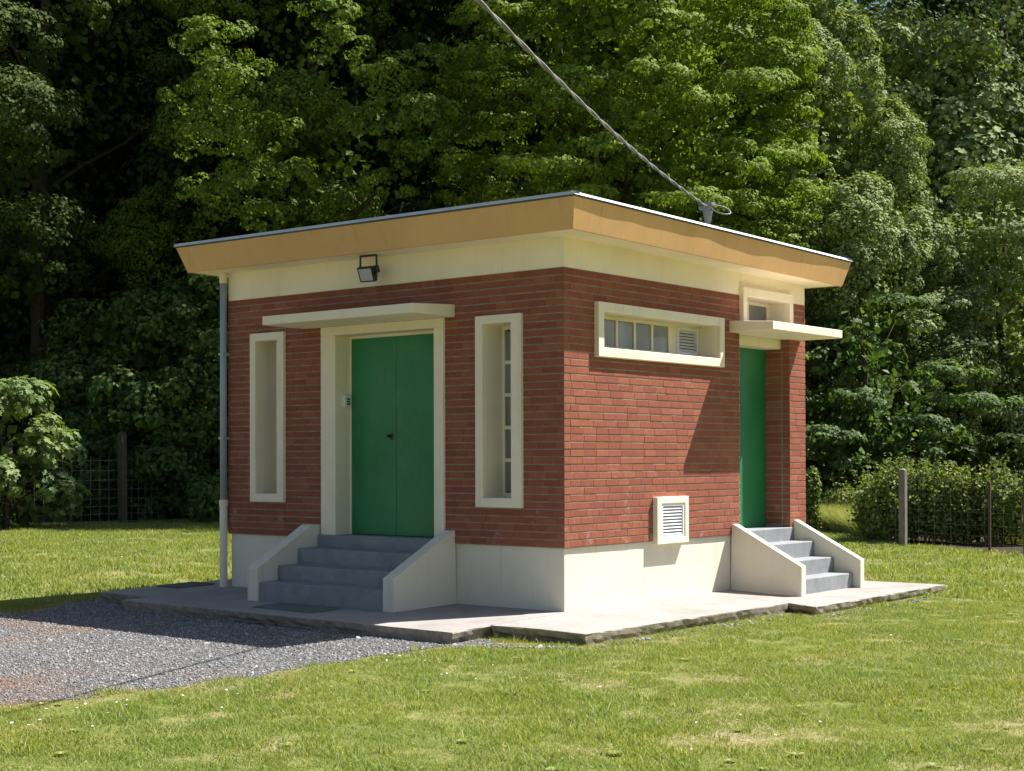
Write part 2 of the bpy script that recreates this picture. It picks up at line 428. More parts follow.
# cream band between brickwork and soffit
mb = MB(); wall_cells(mb, LX + .003, -.004, ZT + .001, 3.80, [], putF, .25, .004)
wall_cells(mb, .005, WY - .004, ZT + .001, 3.80, [(3.382, 4.548, 3.3, 3.488)], putS, .25, .005)
mb.box(LX + .004, -.26, WY - .25, WY - .005, ZT + .001, 3.80); mb.box(LX + .004, LX + .25, .26, WY - .26, ZT + .001, 3.80)
mb.build('wall_band', M['cream'], house)
mb = MB(); mb.box(LX + .028, -.028, .028, WY - .028, -.15, ZP)
mb.build('plinth', M['plinth'], house, bevel=.006)

# --- bricks, one by one
BL, BH, BD = .214, .0615, .10
def brick_mesh(name):
    c = .0018; mb = MB()                      # unit length box along u (-.5...5), front face at w=0, chamfered front edge
    f = [(-.5 + c / BL, c), (.5 - c / BL, c), (.5 - c / BL, BH - c), (-.5 + c / BL, BH - c)]
    o = [(-.5, 0), (.5, 0), (.5, BH), (-.5, BH)]
    mb.v = [(u, 0, z) for u, z in f] + [(u, .0018, z) for u, z in o] + [(u, BD, z) for u, z in o]
    mb.f = [(0, 1, 2, 3)] + [(4 + i, 4 + (i + 1) % 4, (i + 1) % 4, i) for i in range(4)] + [(8 + i, 8 + (i + 1) % 4, 4 + (i + 1) % 4, 4 + i) for i in range(4)] + [(11, 10, 9, 8)]
    me = bpy.data.meshes.new(name); me.from_pydata(mb.v, [], mb.f); me.update(); me.materials.append(M['brick'])
    return me
BR = brick_mesh('brick')
BV = np.array([v.co[:] for v in BR.vertices]); BF = [tuple(p.vertices) for p in BR.polygons]

def courses(u0, u1, holes, first, rs, ends=(0, 0)):
    """list of (ua, ub, k) brick runs"""
    out = []
    for k in range(NC):
        z = ZP + (k + .5) * CO
        a0 = u0 + (BD + .004 if (k % 2 == first and ends[0]) else 0); b0 = u1 - (BD + .004 if (k % 2 == first and ends[1]) else 0)
        seg = [(a0, b0)]
        for h in holes:
            if h[2] < z < h[3]:
                ns = []
                for a, b in seg:
                    if h[0] > a: ns.append((a, min(b, h[0])))
                    if h[1] < b: ns.append((max(a, h[1]), b))
                seg = [s for s in ns if s[1] - s[0] > .01]
        off = rs.choice([0, .5, .33, .66, .2]) * BL + rs.uniform(-.02, .02)
        for a, b in seg:
            cuts = [a]; u = a - ((a - u0 + off) % BL) + BL
            while u < b - .03:
                if u - cuts[-1] > .035: cuts.append(u)
                u += BL + rs.uniform(-.008, .008)
            cuts.append(b)
            for p, q in zip(cuts[:-1], cuts[1:]): out.append((p, q, k))
    return out
rs = random.Random(5)
runs = []
for a, b, k in courses(LX, 0, [shr(h, .02) for h in OPEN_F.values()], 1, rs, (0, 1)): runs.append(('F', a, b, k, 0))
holesB = [shr(OPEN_S['win'], .02), (3.37, 4.56, .3, 3.0), shr(OPEN_S['transom'], .02)]
for a, b, k in courses(0, WY, holesB, 0, rs, (1, 0)): runs.append(('S', a, b, k, 0))
# bricks turning into the side-door reveal
for k in range(1, NC):
    z = ZP + (k + .5) * CO
    if z < 2.96: runs.append(('V', -.345, -.118, k, 0))
def brick_matrix(rn):
    kind, a, b, k, _ = rn
    z = ZP + k * CO + .007; w = rs.uniform(-.0012, .0016); jt = .0007
    ln = b - a - jt * 2; c = (a + b) / 2
    if kind == 'F': m = Matrix.Translation((c, w, z))
    elif kind == 'S': m = Matrix.Translation((-w, c, z)) @ Matrix.Rotation(R(90), 4, 'Z')
    else: m = Matrix.Translation((c, 4.561 + w, z))
    return m @ Matrix.Rotation(rs.uniform(-.002, .002), 4, 'X') @ Matrix.Diagonal((ln, 1, 1, 1))
mats = [brick_matrix(r_) for r_ in runs]
def proj_area(m):
    c = m.translation; d = c - CAM; z = d.dot(FW)
    l = m.col[0].to_3d(); s0 = FPX / z
    return abs(l.dot(rt)) * BH * s0 * s0
order = sorted(range(len(runs)), key=lambda i: -proj_area(mats[i]))
single = set(order[:300])
for wl in (front, side, pier):
    V = []; F = []
    for i, (rn, m) in enumerate(zip(runs, mats)):
        if wl is not (front if rn[0] == 'F' else pier if rn[0] == 'V' or rn[1] > 3.36 else side): continue
        if i in single:
            o = bpy.data.objects.new('brick', BR); o.matrix_world = m; COL.objects.link(o); o.parent = wl
            o.matrix_parent_inverse = parent_world(wl).inverted()
        else:
            n = len(V); V += [tuple(m @ Vector(v)) for v in BV]; F += [tuple(n + q for q in f) for f in BF]
    me = bpy.data.meshes.new('brickwork'); me.from_pydata(V, [], F); me.update(); me.materials.append(M['brick'])
    tag(link(bpy.data.objects.new('brickwork', me), wl), kind='stuff')

# --- window surrounds
def ring_mesh(mb, o, i, w0, w1, put):
    oo = [(o[0], o[2]), (o[1], o[2]), (o[1], o[3]), (o[0], o[3])]; ii = [(i[0], i[2]), (i[1], i[2]), (i[1], i[3]), (i[0], i[3])]
    for k in range(4):
        j = (k + 1) % 4
        mb.quad(put(oo[k][0], w0, oo[k][1]), put(oo[j][0], w0, oo[j][1]), put(ii[j][0], w0, ii[j][1]), put(ii[k][0], w0, ii[k][1]))
        mb.quad(put(oo[j][0], w0, oo[j][1]), put(oo[k][0], w0, oo[k][1]), put(oo[k][0], w1, oo[k][1]), put(oo[j][0], w1, oo[j][1]))
        mb.quad(put(ii[k][0], w0, ii[k][1]), put(ii[j][0], w0, ii[j][1]), put(ii[j][0], w1, ii[j][1]), put(ii[k][0], w1, ii[k][1]))
        mb.quad(put(oo[j][0], w1, oo[j][1]), put(oo[k][0], w1, oo[k][1]), put(ii[k][0], w1, ii[k][1]), put(ii[j][0], w1, ii[j][1]))
def weld(o):
    bm = bmesh.new(); bm.from_mesh(o.data); bmesh.ops.remove_doubles(bm, verts=bm.verts, dist=1e-5); bmesh.ops.recalc_face_normals(bm, faces=bm.faces); bm.to_mesh(o.data); bm.free(); return o
def boxP(put, u0, u1, w0, w1, z0, z1):
    a = put(u0, w0, z0); b = put(u1, w1, z1); return MB().box(a[0], b[0], a[1], b[1], a[2], b[2])

def window(outer, inner, put, proud, depth, name='window'):
    mb = MB(); ring_mesh(mb, outer, inner, -proud, depth, put)
    w = weld(mb.build(name, M['trim'], house, bevel=.007))
    return w
for key in ('niche', 'win'):
    o = OPEN_F[key]; i = (o[0] + .097, o[1] - .115 if key == 'niche' else o[1] - .133, 1.112, 2.893)
    w = window(o, i, putF, .04, .335)
    fw_ = .03; u0, u1, z0, z1 = i
    mb = MB()
    ring_mesh(mb, (u0 - .01, u1 + .01, z0 - .01, z1 + .01), (u0 + fw_, u1 - fw_, z0 + .045, z1 - .04), .29, .325, putF)
    weld(mb.build('frame', M['trim'], w))
    ph = (z1 - .04 - z0 - .045) / 5
    for k in range(1, 5):
        zc = z0 + .045 + k * ph
        boxP(putF, u0 + fw_ - .004, u1 - fw_ + .004, .293, .321, zc - .018, zc + .018).build('glazing_bar', M['trim'], w)
    for k in range(5):
        zc = z0 + .045 + k * ph
        boxP(putF, u0 + fw_ - .004, u1 - fw_ + .004, .305, .310, zc + .012, zc + ph - .012).build('pane', M['glass'], w)
    boxP(putF, u0 - .05, u1 + .05, .40, .41, z0 - .05, z1 + .05).build('painted_room_shade', M['room_dark'], w)
# wide side window with a louvre at one end
o = OPEN_S['win']; i = (.607, 2.857, 2.637, 3.005)
w = window(o, i, putS, .056, .30)
mb = MB(); ring_mesh(mb, (i[0] - .01, i[1] + .01, i[2] - .01, i[3] + .01), (.64, 2.243, 2.69, 2.975), .235, .275, putS)
weld(mb.build('frame', M['trim'], w)) if False else None
mb = MB(); ring_mesh(mb, (.60, 2.862, 2.63, 3.01), (.635, 2.825, 2.685, 2.972), .235, .275, putS); weld(mb.build('frame', M['trim'], w))
mull = [.910, 1.246, 1.582, 1.916]
for y in mull: boxP(putS, y - .018, y + .018, .237, .273, 2.683, 2.974).build('glazing_bar', M['trim'], w)
boxP(putS, 2.238, 2.395, .2365, .2735, 2.683, 2.974).build('glazing_bar', M['trim'], w)
edges = [.633] + [x for y in mull for x in (y - .016, y + .016)] + [2.242]
for k in range(5): boxP(putS, edges[2 * k], edges[2 * k + 1], .250, .255, 2.68, 2.976).build('pane', M['glass'], w)
mb = MB(); ring_mesh(mb, (2.393, 2.828, 2.682, 2.976), (2.43, 2.80, 2.71, 2.95), .222, .26, putS); lv = weld(mb.build('louvre_frame', M['white_slat'], w))
for k in range(7):
    z = 2.715 + k * .034
    a, b = putS(2.425, .228, z), putS(2.805, .228, z); c, d = putS(2.805, .252, z + .026), putS(2.425, .252, z + .026)
    MB().prism([Vector(a), Vector(b), Vector(c), Vector(d)], (0, 0, .004)).build('louvre_slat', M['white_slat'], w)
boxP(putS, .60, 2.86, .36, .37, 2.6, 3.03).build('painted_room_shade', M['room_dark'], w)
# transom above the side canopy
o = (3.37, 4.56, 3.052, 3.497); i = (3.46, 4.474, 3.10, 3.390)
w = window(o, i, putS, .058, .30)
mb = MB(); ring_mesh(mb, (3.45, 4.48, 3.09, 3.40), (3.50, 4.43, 3.13, 3.355), .235, .275, putS); weld(mb.build('frame', M['trim'], w))
boxP(putS, 3.96, 4.0, .238, .272, 3.128, 3.358).build('glazing_bar', M['trim'], w)
boxP(putS, 3.498, 3.964, .250, .255, 3.126, 3.36).build('pane', M['glass'], w)
boxP(putS, 3.996, 4.434, .250, .255, 3.126, 3.36).build('pane', M['glass'], w)
boxP(putS, 3.42, 4.51, .36, .37, 3.07, 3.42).build('painted_room_shade', M['room_dark'], w)

# --- front door
d = MB(); d.box(-3.41, -3.178, -.032, .30, .60, 2.893); d.box(-1.700, -1.566, -.032, .30, .60, 2.893); d.box(-3.41, -1.566, -.032, .30, 2.893, 2.992)
dsur = d.build('door_surround', M['trim'], house, bevel=.006)
fd = boxP(putF, -3.178, -1.70, .203, .255, 2.862, 2.895); fd.box(-3.178, -3.160, .203, .255, .667, 2.862); fd.box(-1.718, -1.70, .203, .255, .667, 2.862)
fd = fd.build('door', M['trim'], house)
for a, b in ((-3.159, -2.4857), (-2.4843, -1.719)):
    boxP(putF, a, b, .210, .250, .672, 2.860).build('door_leaf', M['green'], fd, bevel=.001)
boxP(putF, -2.515, -2.47, .2065, .2095, .672, 2.86).build('meeting_strip', M['green'], fd)
mb = MB(); mb.tube([(-2.545, .212, 1.765), (-2.545, .165, 1.765)], .012, 10); mb.tube([(-2.545, .165, 1.765), (-2.545, .145, 1.765)], [.018, .015], 12); mb.box(-2.562, -2.528, .2045, .2095, 1.72, 1.80)
mb.build('handle', M['black'], fd)
# --- side door
sd = boxP(putS, 3.362, 3.402, .02, .36, .64, 2.84)
sd = sd.build('door', M['trim'], house)
boxP(putS, 3.404, 4.556, .33, .365, .670, 2.84).build('door_leaf', M['green'], sd, bevel=.004)
mb = MB(); mb.tube([(-.33, 3.50, 1.7), (-.28, 3.50, 1.7), (-.28, 3.62, 1.7)], .010, 8); mb.build('handle', M['black'], sd)
boxP(putS, 3.371, 4.559, .12, .37, 2.842, 2.99).build('door_lintel', M['trim'], house, bevel=.005)

# --- canopies (top falls slightly outward)
def canopy(put, u0, u1, depth, zb, zt_wall, zt_out):
    pr = [Vector(put(u0, .10, zb)), Vector(put(u0, -depth, zb)), Vector(put(u0, -depth, zt_out)), Vector(put(u0, .10, zt_wall))]
    return MB().prism(pr, Vector(put(u1, 0, 0)) - Vector(put(u0, 0, 0))).build('door_canopy', M['trim'], house, bevel=.008)
weld(canopy(putF, -3.69, -1.43, .65, 2.994, 3.132, 3.092))
weld(canopy(putS, 3.145, 4.845, .565, 2.957, 3.095, 3.053))

# --- steps with cheek walls
def stair(put, u0, u1, noses, rise, back):
    st = empty('stairs', put((u0 + u1) / 2, noses[0], 0), house)
    for k, nz in enumerate(noses):
        inner = back if k == len(noses) - 1 else -(noses[k + 1]) + .02
        z0 = -.12 if k == 0 else rise[k - 1] - .02
        w0 = -nz; w1 = back
        # each step a block reaching back to the next one
        a = boxP(put, u0 + .001, u1 - .001, w0, (-(noses[k + 1]) + .03) if k < len(noses) - 1 else back, z0, rise[k])
        a.build('step', M['stepgrey'], st, bevel=.010)
    return st
stair(putF, -3.438, -1.589, [.917, .653, .363, .060], [.191, .355, .528, .667], .2)
stair(putS, 3.297, 4.638, [.793, .546, .285, .012], [.145, .325, .507, .667], .329)
def cheek(put, u0, u1, prof):
    pr = [Vector(put(u0, -w, z)) for w, z in prof]
    o = MB().prism(pr, Vector(put(u1, 0, 0)) - Vector(put(u0, 0, 0))).build('stair_cheek', M['plinth'], house, bevel=.007)
    return weld(o)
for a, b in ((-3.60, -3.44), (-1.587, -1.432)):
    cheek(putF, a, b, [(-.027, -.10), (.945, -.10), (.945, .335), (.150, .776), (-.006, .776)] if a < -3 else [(-.027, -.10), (.925, -.10), (.925, .315), (.02, .764), (-.006, .764)])
for a, b in ((3.185, 3.295), (4.640, 4.745)):
    cheek(putS, a, b, [(-.027, -.10), (.885, -.10), (.885, .303), (.025, .752), (-.006, .752)])

# --- louvred vent low on the side wall
vt = MB(); ring_mesh(vt, (1.562, 2.182, .594, 1.098), (1.648, 2.110, .655, 1.026), -.056, .06, putS); vt = weld(vt.build('vent', M['trim'], house, bevel=.006))
mb = MB(); ring_mesh(mb, (1.640, 2.118, .648, 1.034), (1.685, 2.075, .685, .998), -.046, -.01, putS); weld(mb.build('louvre_frame', M['white_slat'], vt))
for k in range(9):
    z = .690 + k * .034
    a, b = putS(1.68, -.040, z), putS(2.08, -.040, z); c, d_ = putS(2.08, -.016, z + .024), putS(1.68, -.016, z + .024)
    MB().prism([Vector(a), Vector(b), Vector(c), Vector(d_)], (0, 0, .005)).build('louvre_slat', M['white_slat'], vt)
boxP(putS, 1.66, 2.10, -.004, .004, .66, 1.02).build('vent_back', M['black'], vt)

# --- roof: cream soffit, ochre fascia leaning outward, zinc edging
tilt = lambda x, y: -.006 * x - .0115 * y
XB0, XB1, YB0, YB1 = LX - .30, .385, -.36, WY + .24
XT0, XT1, YT0, YT1 = LX - .44, .455, -.435, WY + .36
ZS, ZR = 3.697, 4.012
def rp(x, y, z): return Vector((x, y, z + tilt(x, y)))
bot = [rp(XB0, YB0, ZS), rp(XB1, YB0, ZS), rp(XB1, YB1, ZS), rp(XB0, YB1, ZS)]
top = [rp(XT0, YT0, ZR), rp(XT1, YT0, ZR), rp(XT1, YT1, ZR), rp(XT0, YT1, ZR)]
mb = MB()
ins = [rp(XB0 + .02, YB0 + .02, ZS), rp(XB1 - .02, YB0 + .02, ZS), rp(XB1 - .02, YB1 - .02, ZS), rp(XB0 + .02, YB1 - .02, ZS)]
mb.prism([p + Vector((0, 0, .004)) for p in ins], (0, 0, .03)); mb.build('soffit', M['cream'], house)
mb = MB(); n = 4
for k in range(4):
    j = (k + 1) % 4; mb.quad(bot[k], bot[j], top[j], top[k])
inb = [b + Vector((sx * .03, sy * .03, 0)) for b, (sx, sy) in zip(bot, ((1, 1), (-1, 1), (-1, -1), (1, -1)))]
for k in range(4):
    j = (k + 1) % 4; mb.quad(inb[k], inb[j], bot[j], bot[k])
weld(mb.build('fascia', M['ochre'], house))
mb = MB()
mb.prism([p + Vector((0, 0, -.02)) for p in top], (0, 0, .03)); roof = mb.build('roof', M['roof'], house)
# zinc edging: a thin folded strip with a slightly wavy drip
mb = MB(); rw = random.Random(3)
cs = list(zip(top, ((-1, -1), (1, -1), (1, 1), (-1, 1))))
wave = lambda s: .0025 * math.sin(s * 1.9 + 1) + .0015 * math.sin(s * 4.3) + .0008 * math.sin(s * 8.7 + 2)
for k in range(4):
    (a, sa), (b, sb) = cs[k], cs[(k + 1) % 4]
    nrm = [Vector((0, -1, 0)), Vector((1, 0, 0)), Vector((0, 1, 0)), Vector((-1, 0, 0))][k]
    N = 60; prev = None
    for t in range(N + 1):
        f = t / N; p = a.lerp(b, f); s = f * (b - a).length
        edge = min(1, 4 * min(f, 1 - f) + .15)
        o_ = .012 + (wave(s) + .006) * edge
        # stretch ends outward so the strips meet at the corners
        q = p + (Vector((sa[0], sa[1], 0)) * (1 - f) + Vector((sb[0], sb[1], 0)) * f) * 0
        if t == 0: q = p + Vector((sa[0] * .012, sa[1] * .012, 0)) - nrm * .012
        if t == N: q = p + Vector((sb[0] * .012, sb[1] * .012, 0)) - nrm * .012
        row = [q - nrm * .10 + Vector((0, 0, .028)), q - nrm * (.022 if k in (1, 2) else -.006) + Vector((0, 0, .028)), q + nrm * (o_) + Vector((0, 0, -.004)), q + nrm * (o_ - .006) + Vector((0, 0, -.004)), q - nrm * (.026 if k in (1, 2) else -.002) + Vector((0, 0, .020)), q - nrm * .10 + Vector((0, 0, .020))]
        if prev:
            for i in range(6):
                j = (i + 1) % 6; mb.quad(prev[i], row[i], row[j], prev[j])
        prev = row
weld(mb.build('roof_edging', M['zinc'], house))

# --- rainwater pipe at the far end of the front wall
dp = MB().tube([(-5.045, -.058, 1.0), (-5.045, -.058, 3.615)], .041, 14).build('downpipe', M['pvc'], house, smooth=True)
dl = MB(); dl.tube([(-5.045, -.058, -.02), (-5.045, -.058, .96)], .046, 14); dl.tube([(-5.045, -.058, .955), (-5.045, -.058, 1.03)], .053, 14); dl.tube([(-5.045, -.058, 3.61), (-5.045, -.058, 3.745)], .047, 14)
dl.build('painted_pipe_end', M['trim'], dp)
for z in (1.75, 2.75): MB().box(-5.088, -5.002, -.102, .0, z, z + .03).build('pipe_clip', M['pvc'], dp)

# ------------------------------------------------------------------ things on the building
kp = tag(empty('door_intercom', (-3.158, .16, 2.08)), 'small grey entry keypad box on the jamb of the front door', 'keypad')
MB().box(-3.177, -3.142, .085, .185, 2.088, 2.232).build('box', M['white_slat'], kp, bevel=.006)
kb = MB()
for a in range(3):
    for b in range(3): kb.box(-3.143, -3.138, .118 + a * .018, .131 + a * .018, 2.12 + b * .028, 2.138 + b * .028)
kb.build('keys', M['black'], kp)

fl = tag(empty('floodlight', (-2.5, -.16, 3.6)), 'black square floodlight on a bracket under the eaves above the front canopy', 'floodlight')
mb = MB()
c0 = Vector((-2.49, -.20, 3.515)); az = R(8); el = R(-24)
fdir = Vector((math.sin(az) * math.cos(el), -math.cos(az) * math.cos(el), math.sin(el))); sd_ = Vector((math.cos(az), math.sin(az), 0)); ud = sd_.cross(fdir) * 1
if ud.z < 0: ud = -ud
def fbox(mb, a0, a1, b0, b1, d0, d1, s=1):
    f = [c0 + sd_ * a + ud * b + fdir * d1 for a, b in ((a0, b0), (a1, b0), (a1, b1), (a0, b1))]
    g = [c0 + sd_ * a * s + ud * b * s + fdir * d0 for a, b in ((a0, b0), (a1, b0), (a1, b1), (a0, b1))]
    n_ = len(mb.v); mb.v += [tuple(p) for p in f + g]
    mb.f += [(n_, n_ + 1, n_ + 2, n_ + 3), (n_ + 7, n_ + 6, n_ + 5, n_ + 4)] + [(n_ + 4 + i, n_ + 4 + (i + 1) % 4, n_ + (i + 1) % 4, n_ + i) for i in range(4)]
fbox(mb, -.098, .098, -.082, .082, .0, .05); fbox(mb, -.09, .09, -.075, .075, -.075, .001, .68); fbox(mb, .03, .075, -.02, .055, -.115, -.06)
h_ = mb.build('housing', M['black'], fl)
mb = MB(); fbox(mb, -.080, .080, -.066, .066, .0505, .054); mb.build('lens', M['lens'], fl)
mb = MB()
for sgn in (-1, 1):
    e = c0 + sd_ * sgn * .108
    mb.tube([e + Vector((0, 0, -.02)), e + Vector((0, .0, .195))], .011, 6)
mb.tube([c0 - sd_ * .108 + Vector((0, 0, .19)), c0 + sd_ * .108 + Vector((0, 0, .19))], .011, 6)
mb.build('bracket', M['black'], fl)

gr = tag(empty('floor_grating', (-2.55, -1.1, -.02)), 'dark flat grating lying on the apron in front of the front steps', 'grating')
def grate(parent, pts, nb):
    a, b, c, d_ = [Vector((x, y, -.02 * max(0, -y) + .006)) for x, y in pts]
    mb = MB(); mb.prism([a, b, c, d_], (0, 0, .006)); mb.build('frame', M['grate'], parent)
    mb = MB()
    for i in range(nb):
        t = (i + .5) / nb; p, q = a.lerp(b, t), d_.lerp(c, t); e = (b - a).normalized() * .008
        mb.prism([p - e, p + e, q + e, q - e], (0, 0, .012))
    mb.build('bars', M['grate'], parent)
grate(gr, [(-3.0, -1.40), (-2.08, -1.43), (-2.1, -.99), (-3.0, -.99)], 22)
g2 = tag(empty('drain_cover', (-5.5, -.2, -.02)), 'dark drain cover set in the apron beyond the rainwater pipe', 'drain cover')
grate(g2, [(-5.75, -.50), (-5.32, -.50), (-5.32, .05), (-5.75, .05)], 10)

# overhead cable and its roof bracket
BP = Vector((-1.50, 5.12, 4.80))
mast = tag(empty('cable_bracket', (BP.x, BP.y, 3.98)), 'short galvanised mast and insulator on the roof holding the overhead cable', 'mast')
mb = MB(); mb.tube([(BP.x, BP.y, 3.95), (BP.x, BP.y, BP.z - .05)], .028, 10); mb.tube([(BP.x, BP.y, BP.z - .20), (BP.x, BP.y, BP.z - .06), (BP.x, BP.y, BP.z + .02)], [.040, .065, .065], 10); mb.build('pole', M['steel'], mast)
mb = MB(); mb.box(BP.x - .09, BP.x + .09, BP.y - .05, BP.y + .05, BP.z + .02, BP.z + .06); mb.tube([BP + Vector((-.07, -.05, .0)), BP + Vector((-.07, .05, .0))], .04, 8); mb.build('clamp', M['steel'], mast)
loop = [BP + RT * (.17 + .13 * math.cos(a)) + Vector((0, 0, .02 + .07 * math.sin(a) - .06 * (1 + math.cos(a)) / 2 - .02)) + FW * .12 * math.sin(a) for a in np.linspace(math.pi, 3 * math.pi, 26)]
mb = MB(); mb.tube(loop, .010, 6); mb.build('cable_loop', M['cable'], mast, smooth=True)
far = Vector((2.052, -3.714, 4.766)); dirn = (far - BP)
end = BP + dirn * 3.2 + Vector((0, 0, .9))
cable = tag(empty('overhead_cable', BP), 'twisted grey overhead power cable rising from the roof across the trees', 'cable')
N = 420
for ph in (0, math.pi):
    pts = []
    for t in np.linspace(0, 1, N):
        p = BP + dirn * (3.2 * t); u = 3.2 * t
        p = p + Vector((0, 0, .0 if u <= 1 else .35 * (u - 1) ** 2 * .3)) - Vector((0, 0, .10 * math.sin(math.pi * min(u, 1))))
        an = ph + u * dirn.length * 2 * math.pi / 1.1
        pts.append(p + Vector((math.cos(an), 0, math.sin(an))) * .0090)
    MB().tube(pts, .0105, 6).build('strand', M['cable'], cable, smooth=True)

# ------------------------------------------------------------------ vegetation builders
def unit(a): return a / (np.linalg.norm(a, axis=-1, keepdims=True) + 1e-9)

LEAF4 = (np.array([(0, 0, 0), (.5, .48, .08), (1, 0, -.06), (.5, -.48, .08)]), np.array([(0, 1, 2), (0, 2, 3)]))
LOBED = (np.array([(0, 0, 0), (.20, .42, .06), (.46, .28, .05), (.62, .50, 0), (.68, .18, .03), (1, 0, -.10), (.68, -.18, .03), (.62, -.50, 0), (.46, -.28, .05), (.20, -.42, .06)]),
         np.array([(0, 1, 2), (0, 2, 4), (2, 3, 4), (0, 4, 5), (0, 5, 6), (6, 7, 8), (0, 6, 8), (0, 8, 9)]))
def leaves_mesh(name, P, Nn, size, mat, shape=LEAF4, tdir=None, aspect=1.0):
    """one leaf blade at each point P with normal Nn"""
    n = len(P); Nn = unit(Nn)
    t = rng.normal(size=(n, 3)) if tdir is None else tdir + rng.normal(0, .35, (n, 3))
    t = unit(t - Nn * np.sum(t * Nn, 1, keepdims=True)); b = np.cross(Nn, t)
    s = (size * rng.uniform(.65, 1.25, n))[:, None, None]
    T, Fc = shape
    V = P[:, None, :] + s * (T[None, :, 0:1] * t[:, None, :] + aspect * T[None, :, 1:2] * b[:, None, :] + T[None, :, 2:3] * Nn[:, None, :])
    F = (np.arange(n)[:, None, None] * len(T) + Fc[None]).reshape(-1, 3)
    return np_mesh(name, V.reshape(-1, 3), F, mat)

def profile(kind, t):
    if kind == 'oval': return np.clip(np.sin(np.pi * np.clip(t, 0, 1) ** .75), .12, 1) ** .7
    if kind == 'cone': return np.clip((1 - t) * 1.18, 0.02, 1) ** .62 * np.clip(.55 + t * 4, 0, 1)
    if kind == 'dome': return np.clip(1 - t ** 2.4, 0, 1) ** .5 * np.clip(.75 + t * 2, 0, 1)

